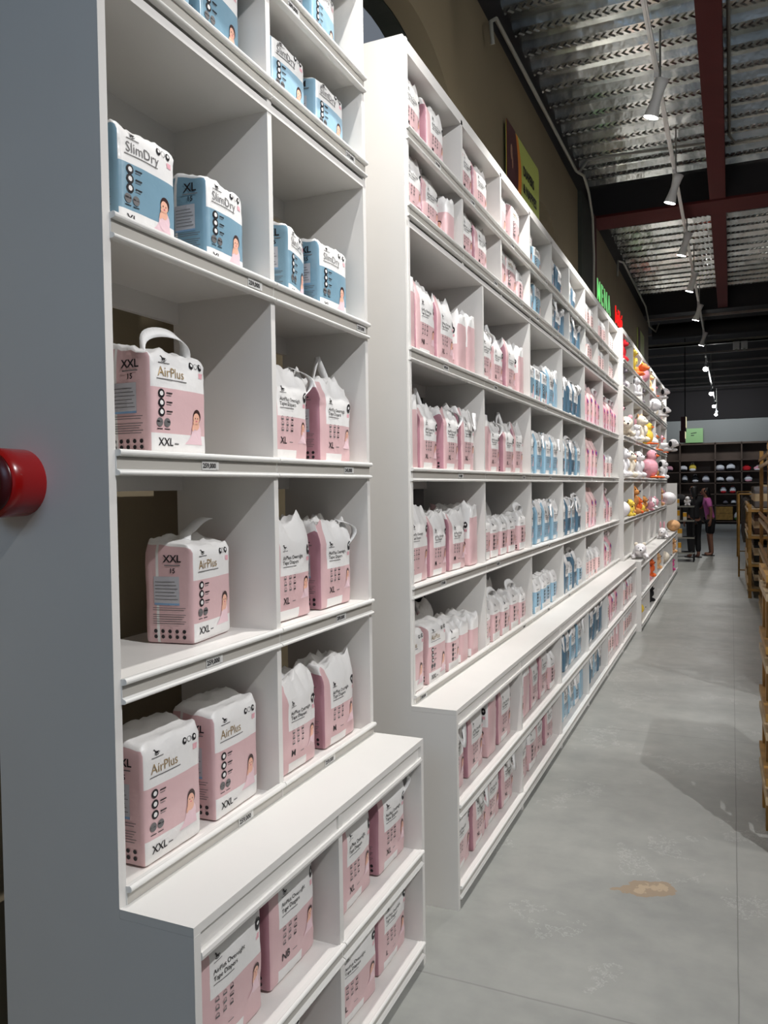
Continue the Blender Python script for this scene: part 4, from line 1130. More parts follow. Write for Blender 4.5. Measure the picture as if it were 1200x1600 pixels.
b.build('sign_lettering', INK, t)
t = empty('wall_sign', (-1.575, 15.35, 3.95)); tag(t, 'distant pale green sign with maroon edge high on the brown wall', 'sign')
b = MB(); b.prism(sign_outline(0, 1.1, 0, 0.6, 0.04), -0.02, 0.004, 'x'); b.build('sign_board', mat('pale_green_sign', rgb(186, 200, 120), 0.5), t)
b = MB(); b.box(0.004, 0.009, 0, 0.32, 0, 0.6); b.build('maroon_panel', BROWNS, t)
# lit letters
def letters(name, txts, label, M_, y, z, size, track, slant=0.0):
    t = empty(name, (-1.595, y, z)); tag(t, label, 'sign')
    yy = 0
    for ch in txts:
        v_, f__, wd = text_tris(ch, size, 0.003)
        b = MB(); n = len(v_)
        pts = [(yy + q[0] + slant * q[1], q[1]) for q in v_]
        b.add([(0.008, p[0], p[1]) for p in pts], f__)
        b.add([(0.0, p[0], p[1]) for p in pts], f__)
        ed = {}
        for f3_ in f__:
            for k in range(len(f3_)):
                e = (f3_[k], f3_[(k + 1) % len(f3_)]); ed[tuple(sorted(e))] = ed.get(tuple(sorted(e)), 0) + 1
        for e, c_ in ed.items():
            if c_ == 1: b.add([(0, *pts[e[0]]), (0, *pts[e[1]]), (0.008, *pts[e[1]]), (0.008, *pts[e[0]])], [(0, 1, 2, 3)])
        b.build('lit_letter', M_, t)
        yy += wd + track
    return t
letters('lit_lettering', 'MENA', 'lit green capital letters MENA on the brown wall', NEONG, 10.58, 4.07, 0.38, 0.085)
letters('lit_lettering', 'b\u00e9b\u00e9', 'lit red rounded letters after the green MENA letters', NEONR, 12.34, 4.09, 0.36, 0.05, 0.1)

# ------------------------------------------------------------------ plush toys
_blob = {}
def blob_mesh(key, balls, M_, vox=0.012):
    if key in _blob: return _blob[key]
    b = MB()
    for c, r in balls: b.ball(c, r, 16)
    o = b.build('t', M_)
    md = o.modifiers.new('r', 'REMESH'); md.mode = 'VOXEL'; md.voxel_size = vox; md.use_smooth_shade = True
    sm = o.modifiers.new('s', 'SMOOTH'); sm.factor = 0.6; sm.iterations = 4
    dg = bpy.context.evaluated_depsgraph_get(); dg.update()
    me = bpy.data.meshes.new_from_object(o.evaluated_get(dg))
    me.name = 'plush_body'; old = o.data
    bpy.data.objects.remove(o); bpy.data.meshes.remove(old)
    me.materials.clear(); me.materials.append(M_)
    for p in me.polygons: p.use_smooth = True
    _blob[key] = me
    return me

KINDS = {
 'sitting': [((0, 0, 0.12), (0.10, 0.095, 0.12)), ((0, -0.03, 0.29), (0.085, 0.08, 0.078)), ((0, -0.10, 0.27), (0.045, 0.045, 0.035)), ((-0.075, -0.075, 0.042), (0.038, 0.062, 0.04)), ((0.075, -0.075, 0.042), (0.038, 0.062, 0.04)), ((-0.095, -0.05, 0.17), (0.03, 0.045, 0.07)), ((0.095, -0.05, 0.17), (0.03, 0.045, 0.07))],
 'lying': [((0, 0.02, 0.09), (0.10, 0.20, 0.085)), ((0, -0.19, 0.15), (0.085, 0.085, 0.08)), ((0, -0.26, 0.13), (0.045, 0.05, 0.038)), ((-0.09, -0.14, 0.035), (0.032, 0.09, 0.033)), ((0.09, -0.14, 0.035), (0.032, 0.09, 0.033)), ((-0.10, 0.14, 0.035), (0.032, 0.08, 0.033)), ((0.10, 0.14, 0.035), (0.032, 0.08, 0.033))],
 'bird': [((0, 0, 0.13), (0.11, 0.11, 0.13)), ((0, -0.03, 0.29), (0.07, 0.07, 0.075)), ((-0.11, 0.0, 0.15), (0.025, 0.06, 0.075)), ((0.11, 0.0, 0.15), (0.025, 0.06, 0.075))],
 'round': [((0, 0, 0.105), (0.125, 0.12, 0.105)), ((-0.09, 0.0, 0.12), (0.06, 0.06, 0.05)), ((0.09, 0.0, 0.13), (0.06, 0.06, 0.05))],
 'standing': [((0, 0, 0.20), (0.075, 0.07, 0.11)), ((0, -0.02, 0.38), (0.07, 0.07, 0.075)), ((0, -0.08, 0.36), (0.035, 0.04, 0.03)), ((-0.04, -0.01, 0.06), (0.03, 0.04, 0.07)), ((0.04, -0.01, 0.06), (0.03, 0.04, 0.07)), ((-0.09, -0.02, 0.22), (0.025, 0.03, 0.08)), ((0.09, -0.02, 0.22), (0.025, 0.03, 0.08))],
}
def plush(kind, body, accent, loc, rz, sc, label, ears='round', feet=None, extra=None):
    t = empty('plush_toy', loc, rz); t.scale = (sc, sc, sc); tag(t, label, 'plush toy')
    o = bpy.data.objects.new('body', blob_mesh((kind, body.name), KINDS[kind], body)); C.objects.link(o); o.parent = t
    hd = {'sitting': (0, -0.03, 0.29), 'lying': (0, -0.19, 0.15), 'bird': (0, -0.03, 0.29), 'round': (0, -0.05, 0.12), 'standing': (0, -0.02, 0.38)}[kind]
    hr = {'sitting': 0.08, 'lying': 0.08, 'bird': 0.07, 'round': 0.10, 'standing': 0.07}[kind]
    for sx in (-1, 1):
        b = MB()
        if ears == 'floppy': b.ball((hd[0] + sx * (hr + 0.005), hd[1] + 0.005, hd[2] - 0.01), (0.02, 0.035, 0.055), 12)
        elif ears == 'long': b.ball((hd[0] + sx * 0.035, hd[1] + 0.01, hd[2] + hr + 0.055), (0.018, 0.014, 0.075), 12)
        elif ears == 'round': b.ball((hd[0] + sx * 0.055, hd[1] + 0.01, hd[2] + hr * 0.85), (0.028, 0.016, 0.028), 12)
        elif ears == 'none': b = None
        if b: b.build('ear', accent, t)
        b = MB(); b.ball((hd[0] + sx * 0.028, hd[1] - hr * 0.93, hd[2] + 0.018), 0.008, 10); b.build('eye', KFUR, t)
    if kind == 'bird':
        b = MB(); b.tube([(0, -0.09, 0.285), (0, -0.135, 0.28)], [0.02, 0.003], 10); b.build('beak', OFUR, t)
        for sx in (-1, 1):
            b = MB(); b.ball((sx * 0.05, -0.09, 0.015), (0.04, 0.07, 0.015), 12)
            for k in (-1, 0, 1): b.ball((sx * 0.05 + k * 0.022, -0.145, 0.012), (0.012, 0.03, 0.012), 8)
            b.build('foot', feet or OFUR, t)
    elif kind != 'round':
        n = {'sitting': (0, -0.147, 0.285), 'lying': (0, -0.312, 0.14), 'standing': (0, -0.122, 0.365)}[kind]
        b = MB(); b.ball(n, (0.014, 0.01, 0.01), 10); b.build('nose', KFUR, t)
    if extra == 'patch':
        for c, r in {'sitting': [((0.06, 0.02, 0.17), (0.055, 0.06, 0.055)), ((-0.05, 0.04, 0.1), (0.06, 0.06, 0.05))], 'lying': [((0.05, 0.04, 0.12), (0.06, 0.07, 0.06)), ((-0.06, 0.13, 0.10), (0.05, 0.06, 0.05))]}.get(kind, [((0.04, 0, 0.2), (0.05, 0.06, 0.05))]):
            b = MB(); b.ball(c, r, 14); b.build('fur_patch', accent, t)
    return t
XP = -1.185
q1, q2, q3, q4, q5 = [q + 0.001 for q in ROWS[:5]]; q6 = ROWS[5] - 0.0275
A = R(90)
PL = [
 ('sitting', RFUR, PFUR, (XP, 9.55, q1), A, 0.75, 'dark red plush with pink ears on the top shelf', 'round'),
 ('standing', YFUR, KFUR, (XP + 0.05, 10.45, q1), A - 0.5, 0.62, 'yellow spotted plush standing on the top shelf', 'long', None, 'patch'),
 ('lying', OFUR, YFUR, (XP, 10.85, q1), A, 0.7, 'orange plush leaning out of the top shelf', 'round'),
 ('round', PFUR, PFUR, (XP, 11.75, q1), A, 1.15, 'large round dusty pink plush on the top shelf', 'none'),
 ('sitting', TFUR, CREAM, (XP, 12.8, q1), A, 0.75, 'tan plush on the top shelf next to the round pink one', 'floppy'),
 ('lying', WFUR, KFUR, (XP + 0.03, 14.1, q1), A - 0.4, 0.8, 'white and black plush near the far end of the top shelf', 'floppy', None, 'patch'),
 ('sitting', WFUR, GFUR, (XP, 15.2, q1), A, 0.7, 'white plush with grey ears, last on the top shelf', 'round'),
 ('sitting', GFUR, GFUR, (XP, 9.50, q2), A, 0.68, 'grey plush on the second shelf beside the white post', 'round'),
 ('round', WFUR, WFUR, (XP + 0.01, 9.85, q2), A, 0.6, 'small white round plush on the second shelf', 'none'),
 ('sitting', WFUR, KFUR, (XP + 0.05, 10.55, q2), A - 0.4, 0.66, 'white dog plush with black ears on the second shelf', 'floppy', None, 'patch'),
 ('sitting', GFUR, KFUR, (XP, 11.6, q2), A, 0.66, 'dark grey plush in the third bay of the second shelf', 'round'),
 ('round', WFUR, PFUR, (XP + 0.09, 12.9, q2), A, 0.95, 'big white round plush bulging out of the second shelf', 'none'),
 ('lying', WFUR, KFUR, (XP + 0.05, 14.1, q2), A - 0.3, 0.75, 'pale plush with black nose on the second shelf far end', 'floppy', None, 'patch'),
 ('lying', CREAM, PFUR, (XP - 0.02, 9.85, q3), 0.35, 1.05, 'big cream plush lying along the third shelf', 'round'),
 ('sitting', WFUR, PFUR, (XP + 0.06, 10.5, q3), A - 0.3, 0.55, 'small white rabbit plush at the front of the third shelf', 'long'),
 ('sitting', CREAM, TFUR, (XP + 0.04, 11.15, q3), A - 0.3, 1.0, 'cream plush with tan ears leaning out of the third shelf', 'round'),
 ('bird', YFUR, OFUR, (XP + 0.09, 11.75, q3), A - 0.3, 0.85, 'yellow duck plush with orange feet over the third shelf edge', 'none'),
 ('round', WFUR, WFUR, (XP + 0.08, 12.75, q3), A, 0.75, 'white round plush on the third shelf after the duck', 'none'),
 ('lying', WFUR, KFUR, (XP + 0.10, 14.75, q3), A - 0.5, 0.95, 'large white dog plush with black ears sticking out of the third shelf', 'floppy', None, 'patch'),
 ('sitting', WFUR, CREAM, (XP, 9.55, q4), A - 0.2, 0.95, 'white plush behind the post on the eye level shelf', 'round'),
 ('sitting', CREAM, BFUR, (XP + 0.02, 10.0, q4), A - 0.2, 0.9, 'cream plush with brown ears on the eye level shelf', 'floppy'),
 ('sitting', WFUR, RFUR, (XP + 0.04, 10.75, q4), A - 0.3, 0.95, 'white plush with dark red ears on the eye level shelf', 'floppy'),
 ('bird', PFUR, OFUR, (XP + 0.13, 11.7, q4), A - 0.3, 1.1, 'big pink chicken plush with orange feet on the eye level shelf', 'none'),
 ('sitting', WFUR, GRFUR, (XP + 0.05, 12.8, q4), A, 0.7, 'white plush with green ears on the eye level shelf', 'round'),
 ('sitting', WFUR, KFUR, (XP + 0.09, 14.2, q4), A - 0.3, 0.9, 'spotted white dog plush with black ears on the eye level shelf', 'floppy', None, 'patch'),
 ('round', WFUR, WFUR, (XP, 9.55, q5 + 0.0), A, 0.95, 'white round plush on the shelf below eye level by the post', 'none'),
 ('sitting', YFUR, YFUR, (XP + 0.05, 9.95, q5), A - 0.3, 0.55, 'small yellow plush on the shelf below eye level', 'round'),
 ('sitting', BFUR, BFUR, (XP - 0.02, 10.50, q5), A - 0.3, 1.05, 'tall brown bear plush on the shelf below eye level', 'round'),
 ('sitting', OFUR, YFUR, (XP + 0.05, 10.80, q5), A - 0.3, 0.6, 'orange plush in front of the brown bear', 'round'),
 ('round', YFUR, OFUR, (XP + 0.06, 11.08, q5), A, 0.6, 'yellow round plush beside the orange one', 'none'),
 ('sitting', BFUR, KFUR, (XP + 0.05, 11.50, q5), A - 0.3, 0.6, 'small dark brown plush below eye level in the third bay', 'round'),
 ('lying', PFUR, PFUR, (XP + 0.03, 12.0, q5), A - 0.6, 0.6, 'small pink plush lying in the third bay below eye level', 'long'),
 ('lying', WFUR, PFUR, (XP, 13.0, q5), 0.4, 0.8, 'white plush lying in the fourth bay below eye level', 'round'),
 ('round', WFUR, WFUR, (XP + 0.14, 15.15, q5), A, 1.15, 'big pale lilac round plush at the far end below eye level', 'none'),
 ('round', WFUR, WFUR, (-1.31, 9.55, q6), A, 1.0, 'large white round plush on the counter shelf by the post', 'none'),
 ('sitting', BFUR, TFUR, (-1.31, 10.5, q6), A - 0.3, 1.0, 'brown bear plush with tan ears on the counter shelf', 'round'),
 ('round', YFUR, YFUR, (-1.31, 9.95, q6), A, 0.55, 'small yellow round plush on the counter shelf', 'none'),
 ('round', RFUR, RFUR, (-1.31, 10.90, q6), A, 0.75, 'bright red round plush on the counter shelf', 'none'),
 ('lying', GRFUR, GRFUR, (-1.035, 10.1, ZB + 0.002), A - 1.2, 0.42, 'small green plush lying on the counter', 'round'),
 ('lying', WFUR, CREAM, (-0.98, 9.62, ZB + 0.003), 0.15, 0.8, 'white plush lying on the counter beside the white panel', 'round'),
 ('lying', WFUR, PFUR, (-0.99, 13.2, ZB + 0.008), 0.0, 0.75, 'big white plush lying on the middle of the counter', 'long'),
 ('round', TFUR, OFUR, (-0.96, 15.2, ZB + 0.003), A, 1.0, 'orange round plush at the far end of the counter', 'none'),
]
zq1, zq2 = 0.4125, 0.0925
PL += [
 ('sitting', OFUR, OFUR, (-1.02, 11.0, zq1), A - 0.4, 0.72, 'orange plush on the upper base shelf', 'floppy'),
 ('sitting', PFUR, PFUR, (-1.04, 10.7, zq1), A - 0.4, 0.66, 'pink plush beside the orange one on the upper base shelf', 'round'),
 ('sitting', TFUR, KFUR, (-1.02, 12.1, zq1), A - 0.4, 0.68, 'tan plush with black ears on the upper base shelf', 'floppy'),
 ('round', CREAM, CREAM, (-0.99, 13.1, zq1), A, 0.9, 'cream round plush bulging out of the upper base shelf', 'none'),
 ('sitting', TFUR, WFUR, (-1.0, 15.0, zq1), A - 0.4, 0.78, 'tan plush with white ears, last on the upper base shelf', 'round'),
 ('sitting', BFUR, BFUR, (-1.06, 9.55, zq2), A - 0.4, 0.66, 'brown plush in the first bay of the bottom shelf', 'round'),
 ('round', YFUR, YFUR, (-1.03, 9.90, zq2), A, 0.62, 'yellow round plush in the first bay of the bottom shelf', 'none'),
 ('sitting', KFUR, WFUR, (-1.02, 10.95, zq2), A - 0.4, 0.66, 'black plush with white ears on the bottom shelf', 'round'),
 ('sitting', HOTP, HOTP, (-1.02, 15.0, zq2), A - 0.4, 0.7, 'magenta plush at the far end of the bottom shelf', 'round'),
]
for q in PL: plush(*q)
rr = random.Random(5)
CN = [('white', WFUR), ('cream', CREAM), ('pink', PFUR), ('tan', TFUR), ('brown', BFUR), ('grey', GFUR), ('yellow', YFUR)]
KN = {'sitting': 'seated plush', 'standing': 'standing plush', 'round': 'round plush', 'bird': 'bird plush'}
used = [(q[3][1], q[3][2]) for q in PL]
for ri, zz in enumerate((q1, q2, q3, q4, q5, q6)):
    for bi in range(6):
        slots = [LOW3[bi] + 0.20 + 0.27 * k for k in range(3 if ri in (1, 2, 3) else 2)]
        for si, yy in enumerate(slots):
            if any(abs(yy - a_) < 0.21 and abs(zz - b_) < 0.1 for a_, b_ in used): continue
            if ri in (4, 5) and bi in (2, 3, 4) and rr.random() < 0.5: continue
            kd = rr.choice(['sitting', 'sitting', 'round', 'bird', 'standing']); nm, mm = rr.choice(CN[:5] if ri else CN)
            h_ = {'sitting': 0.385, 'standing': 0.46, 'round': 0.22, 'bird': 0.37}[kd]
            lim = (0.27, 0.24, 0.40, 0.34, 0.35, 0.30)[ri]
            sc = min(0.92, lim / h_) * rr.uniform(0.85, 1.0)
            plush(kd, mm, rr.choice(CN)[1] if rr.random() < 0.5 else mm, (-1.20 if ri < 5 else -1.31, yy, zz), R(90) - rr.uniform(0, 0.5), sc,
                  '%s %s, spot %s, %s bay of the toy unit, %s' % (nm, KN[kd], ('one', 'two', 'three')[si], ORD[bi], ROWN[ri]), 'none' if kd in ('round', 'bird') else rr.choice(['round', 'floppy', 'long'] if lim > 0.3 and kd == 'sitting' and sc < 0.7 else ['round', 'floppy']))

# ------------------------------------------------------------------ people
def skin_mesh(name, joints, edges, M_, parent, sub=2, root=0):
    me = bpy.data.meshes.new(name); me.from_pydata([j[0] for j in joints], edges, []); me.materials.append(M_)
    o = bpy.data.objects.new(name, me); C.objects.link(o)
    sk = o.modifiers.new('skin', 'SKIN'); sk.use_smooth_shade = True
    for i, j in enumerate(joints):
        r = j[1]; me.skin_vertices[0].data[i].radius = (r, r) if isinstance(r, float) else r
        me.skin_vertices[0].data[i].use_root = (i == root)
    sb = o.modifiers.new('sub', 'SUBSURF'); sb.levels = sub; sb.render_levels = sub
    dg = bpy.context.evaluated_depsgraph_get(); dg.update()
    m2 = bpy.data.meshes.new_from_object(o.evaluated_get(dg)); m2.name = name
    bpy.data.objects.remove(o)
    m2.materials.clear(); m2.materials.append(M_)
    for p in m2.polygons: p.use_smooth = True
    n = bpy.data.objects.new(name, m2); C.objects.link(n); n.parent = parent
    return n

def person(loc, rz, H, label, shirt, trousers, arm_fwd=(False, False), bend=0.0, long_legs=True, sleeves_long=False, long_hair=True):
    """built facing local -Y, feet at 0; H = standing height"""
    t = empty('person', loc, rz); tag(t, label, 'person')
    k = H / 1.6
    def V(x, y, z):
        # lean of the upper body about the hips
        if z > 0.85:
            dz = z - 0.85; y2 = y * math.cos(bend) - dz * math.sin(bend); z2 = 0.85 + dz * math.cos(bend) - y * math.sin(bend) * 0.0
            y, z = y2, z2
        return (x * k, y * k, z * k)
    J = [(V(0, 0, 0.86), (0.125 * k, 0.095 * k)), (V(0, -0.005, 1.0), (0.108 * k, 0.082 * k)), (V(0, 0, 1.16), (0.125 * k, 0.088 * k)), (V(0, 0, 1.28), (0.105 * k, 0.075 * k)), (V(0, 0, 1.355), 0.045 * k),
         (V(0, -0.01, 1.43), (0.066 * k, 0.075 * k)), (V(0, -0.012, 1.52), (0.068 * k, 0.078 * k)), (V(0, -0.005, 1.575), (0.045 * k, 0.05 * k))]
    E = [(0, 1), (1, 2), (2, 3), (3, 4), (4, 5), (5, 6), (6, 7)]
    arms = []
    for sx, fw in ((-1, arm_fwd[0]), (1, arm_fwd[1])):
        b0 = len(J)
        if fw: P = [(sx * 0.165, 0, 1.30), (sx * 0.185, -0.10, 1.12), (sx * 0.14, -0.32, 1.08), (sx * 0.13, -0.39, 1.09)]
        else: P = [(sx * 0.165, 0, 1.30), (sx * 0.205, 0.015, 1.05), (sx * 0.205, -0.03, 0.83), (sx * 0.203, -0.045, 0.76)]
        rr_ = [0.048, 0.038, 0.027, (0.036, 0.018)]
        for p, r in zip(P, rr_): J.append((V(*p), r * k if isinstance(r, float) else (r[0] * k, r[1] * k)))
        E += [(3, b0), (b0, b0 + 1), (b0 + 1, b0 + 2), (b0 + 2, b0 + 3)]
        arms.append((b0, P))
        w_ = Vector(P[3]); d = (Vector(P[3]) - Vector(P[2])).normalized()
        side = Vector((0, 0, 1)) if fw else Vector((0, -1, 0))
        curl = Vector((0, 0, -1)) if fw else Vector((-sx, 0, 0))
        side = Vector((1, 0, 0)) if fw else side
        for q in range(4):
            ln = (0.052, 0.062, 0.058, 0.044)[q]
            s0 = w_ + side * (0.022 - 0.0145 * q) + d * 0.03
            i0 = len(J)
            J.append((V(*s0), 0.0085 * k)); J.append((V(*(s0 + d * ln * 0.6 + curl * 0.006)), 0.0080 * k)); J.append((V(*(s0 + d * ln * 0.9 + curl * 0.024)), 0.0065 * k))
            E += [(b0 + 3, i0), (i0, i0 + 1), (i0 + 1, i0 + 2)]
        i0 = len(J); s0 = w_ + side * 0.032 - d * 0.01
        J.append((V(*s0), 0.0095 * k)); J.append((V(*(s0 + side * 0.015 + d * 0.03 + curl * 0.012)), 0.0085 * k)); E += [(b0 + 3, i0), (i0, i0 + 1)]
    legs = []
    for sx in (-1, 1):
        b0 = len(J)
        P = [(sx * 0.085, 0, 0.80), (sx * 0.088, -0.015, 0.46), (sx * 0.09, 0.02, 0.09), (sx * 0.092, 0.005, 0.04), (sx * 0.10, -0.12, 0.028)]
        for p, r in zip(P, (0.085, 0.055, 0.038, (0.038, 0.036), (0.04, 0.024))): J.append((V(*p), r * k if isinstance(r, float) else (r[0] * k, r[1] * k)))
        E += [(0, b0)] + [(b0 + i, b0 + i + 1) for i in range(4)]
        legs.append(P)
    skin_mesh('body', J, E, SKIN, t)
    g = 0.014
    def grow(lst, r): return [(V(*p), (q + r) * k if isinstance(q, float) else ((q[0] + r) * k, (q[1] + r) * k)) for p, q in lst]
    tor = [((0, 0, 0.84), (0.135, 0.105)), ((0, -0.005, 1.0), (0.115, 0.09)), ((0, 0, 1.16), (0.13, 0.092)), ((0, 0, 1.27), (0.112, 0.08)), ((0, 0, 1.325), (0.06, 0.055))]
    JJ = grow(tor, g); EE = [(0, 1), (1, 2), (2, 3), (3, 4)]
    for (b0, P) in arms:
        i0 = len(JJ); m_ = tuple((Vector(P[0]) * 0.25 + Vector(P[1]) * 0.75))
        seq = [(P[0], 0.055), (m_, 0.05)] if not sleeves_long else [(P[0], 0.055), (P[1], 0.045), (P[2], 0.034)]
        JJ += grow(seq, 0.010)
        EE += [(3, i0)] + [(i0 + i, i0 + i + 1) for i in range(len(seq) - 1)]
    skin_mesh('shirt', JJ, EE, shirt, t, root=1)
    JJ = grow([((0, 0, 0.90), (0.122, 0.098))], 0.008); EE = []
    for P in legs:
        i0 = len(JJ)
        seq = [(P[0], 0.092), (P[1], 0.066), (tuple(Vector(P[2]) + Vector((0, 0, 0.02))), 0.052)] if long_legs else [(P[0], 0.098), (tuple(Vector(P[1]) + Vector((0, 0, 0.02))), 0.082)]
        JJ += grow(seq, 0.006); EE += [(0, i0)] + [(i0 + i, i0 + i + 1) for i in range(len(seq) - 1)]
    skin_mesh('trousers' if long_legs else 'knee_shorts', JJ, EE, trousers, t)
    hj = [((0, 0.008, 1.565), (0.082, 0.088)), ((0, 0.030, 1.50), (0.088, 0.080)), ((0, 0.055, 1.42), (0.075, 0.055)), ((0, 0.075, 1.30 if long_hair else 1.38), (0.045, 0.03))]
    skin_mesh('hair', grow(hj, 0.004), [(0, 1), (1, 2), (2, 3)], HAIR, t)
    for sx in (-1, 1):
        b = MB(); b.ball(V(sx * 0.026, -0.088, 1.50), 0.008 * k, 8); b.build('eye', KFUR, t)
        b = MB(); b.ball(V(sx * 0.072, 0.0, 1.49), (0.01 * k, 0.018 * k, 0.028 * k), 8); b.build('ear', SKIN, t)
    b = MB(); b.ball(V(0, -0.098, 1.475), (0.011 * k, 0.018 * k, 0.02 * k), 8); b.build('nose', SKIN, t)
    b = MB(); b.ball(V(0, -0.086, 1.435), (0.022 * k, 0.008 * k, 0.006 * k), 8); b.build('mouth', RFUR, t)
    for P in legs:
        b = MB(); q = P[4]; b.box((q[0] - 0.045) * k, (q[0] + 0.045) * k, (q[1] - 0.05) * k, (q[1] + 0.19) * k, 0.0, 0.02 * k); b.build('shoe', BLACKM, t, bevel=0.008)
    return t
person((-0.76, 18.85, 0.0), R(-150), 1.62, 'person in black clothes standing with back turned beside the black shelf rack', KCLOTH, KCLOTH, (True, False), 0.05, True, True)
person((-0.44, 19.50, 0.0), R(-78), 1.58, 'person in a pink shirt and black knee shorts leaning towards the other', PSHIRT, KCLOTH, (True, False), 0.18, False, False)

# black shelf rack with yellow cartons next to the people
t = empty('black_rack', (-0.93, 18.0, 0)); tag(t, 'low black open rack with yellow cartons beside the people', 'rack')
for x in (-0.22, 0.20):
    for y in (-0.2, 0.25):
        b = MB(); b.box(x - 0.012, x + 0.012, y - 0.012, y + 0.012, 0, 1.45); b.build('upright', BLACKM, t)
for z in (0.18, 0.50, 0.86, 1.16):
    b = MB(); b.box(-0.24, 0.22, -0.22, 0.27, z, z + 0.015); b.build('rack_shelf', BLACKM, t)
    b = MB(); b.box(-0.24, 0.22, -0.235, -0.221, z - 0.01, z + 0.02); b.build('shelf_edge', PIPE, t)
def carton(loc, dims, M1, M2, label, group=None):
    t = empty('carton', loc); tag(t, label, 'carton', group)
    w_, d_, h_ = dims
    b = MB(); b.box(-w_ / 2, w_ / 2, -d_ / 2, d_ / 2, 0, h_); b.build('box_body', M2, t, bevel=0.003)
    b = MB(); b.box(-w_ / 2 - .001, w_ / 2 + .001, -d_ / 2 - 0.002, -d_ / 2 + 0.05, h_ * 0.45, h_ * 0.95); b.build('box_print', M1, t)
for i, (x, z, w_, h_) in enumerate(((-0.13, 0.875, 0.12, 0.22), (0.03, 0.875, 0.07, 0.17), (-0.11, 0.515, 0.17, 0.19), (-0.155, 0.195, 0.06, 0.22), (-0.075, 0.195, 0.06, 0.22), (-0.13, 1.175, 0.10, 0.15))):
    carton((-0.93 + x, 17.86, z), (w_, 0.12, h_), YEL, CARD, ['wide yellow carton on the second shelf of the black rack', 'narrow yellow carton on the second shelf of the black rack', 'widest orange and white carton in the middle of the black rack',
           'left tall yellow carton on the lowest shelf of the black rack', 'right tall yellow carton on the lowest shelf of the black rack', 'carton on the highest shelf of the black rack'][i])
plush('sitting', WFUR, KFUR, (-0.85, 17.9, 1.176), R(0), 0.55, 'small white plush on top of the black rack', 'round')
plush('round', KFUR, KFUR, (-1.02, 18.12, 1.176), R(0), 1.2, 'black round plush on top of the black rack', 'none')

# hanging light boxes
t = empty('hanging_sign', (-1.10, 22.0, 2.72)); tag(t, 'maroon hanging sign box with two cream lit faces', 'sign')
b = MB(); b.tube([(0, 0, 0.66), (0, 0, 2.68)], 0.012, 8); b.build('hanging_pole', BLACKST, t)
b = MB(); b.box(-0.10, 0.02, -0.08, 0.3, 0.28, 0.66); b.box(-0.13, 0.0, -0.1, 0.3, 0.0, 0.30); b.build('sign_box', BROWNS, t, bevel=0.01)
for x0, x1, z0, z1 in ((0.022, 0.026, 0.38, 0.66), (0.002, 0.006, 0.1, 0.36)):
    b = MB(); b.box(x0, x1, -0.07, 0.28, z0, z1); b.build('lit_face', mat('cream_lit_face', rgb(240, 232, 190), 0.5, emit=rgb(245, 235, 190), estr=0.8), t)

# ------------------------------------------------------------------ back wall shelving
t = empty('back_shelving', (0, 34.55, 0)); tag(t, 'dark walnut wall shelving across the far end of the shop', 'shelving')
b = MB(); b.box(-4.2, 3.0, 0.38, 0.42, 0.0, 3.3); b.build('back_panel', WOODD, t)
for x in (-4.2, -2.9, -1.95, -0.62, 0.35, 1.3, 2.2):
    b = MB(); b.box(x, x + 0.05, 0, 0.38, 0, 3.3); b.build('upright_panel', WOODD, t)
for z in (0.12, 0.77, 1.22, 1.67, 2.12, 2.59, 3.25):
    b = MB(); b.box(-4.2, 3.0, 0.0, 0.38, z - 0.04, z); b.build('shelf_board', WOODD, t)
b = MB(); b.box(-0.57, 0.05, -0.02, 0.36, 0.17, 0.70); b.build('drawer', WOOD, t)
b = MB(); b.box(-0.57, 0.05, -0.022, -0.0205, 0.43, 0.438); b.build('drawer_gap', BLACKM, t)
b = MB(); b.box(-6, 6, 34.93, 34.999, 4.25, 5.4); tag(b.build('trim_6', DARKCEIL), 'dark band above the grey end wall', kind='structure')
t = empty('end_sign', (-1.42, 34.9, 3.32)); tag(t, 'pale green sign board above the walnut shelving', 'sign')
b = MB(); b.box(-0.36, 0.36, -0.03, 0.02, 0.0, 0.58); b.build('sign_board', mat('mint_sign', rgb(150, 190, 130), 0.5, emit=rgb(150, 190, 130), estr=0.12), t)
b = MB(); b.prism([(-0.10, 0.36), (0.12, 0.39), (0.12, 0.42), (-0.10, 0.39)], -0.034, -0.031, 'y'); b.prism([(-0.10, 0.28), (0.02, 0.28), (0.02, 0.31), (-0.10, 0.31)], -0.034, -0.031, 'y'); b.build('sign_lettering', INK, t)
def bag(loc, w_, h_, M1, M2, label):
    t = empty('display_bag', loc); tag(t, label, 'bag')
    b = MB(); b.ball((0, 0, h_ * 0.45), (w_ / 2, 0.08, h_ * 0.45), 16); b.build('bag_body', M1, t)
    b = MB(); b.ball((0, -0.03, h_ * 0.22), (w_ * 0.45, 0.07, h_ * 0.2), 14); b.build('bag_band', M2, t)
    b = MB(); b.tube([(-w_ * 0.2, 0, h_ * 0.8), (-w_ * 0.15, 0, h_ * 1.02), (w_ * 0.15, 0, h_ * 1.02), (w_ * 0.2, 0, h_ * 0.8)], 0.012, 8); b.build('bag_handle', M2, t)
n = 0
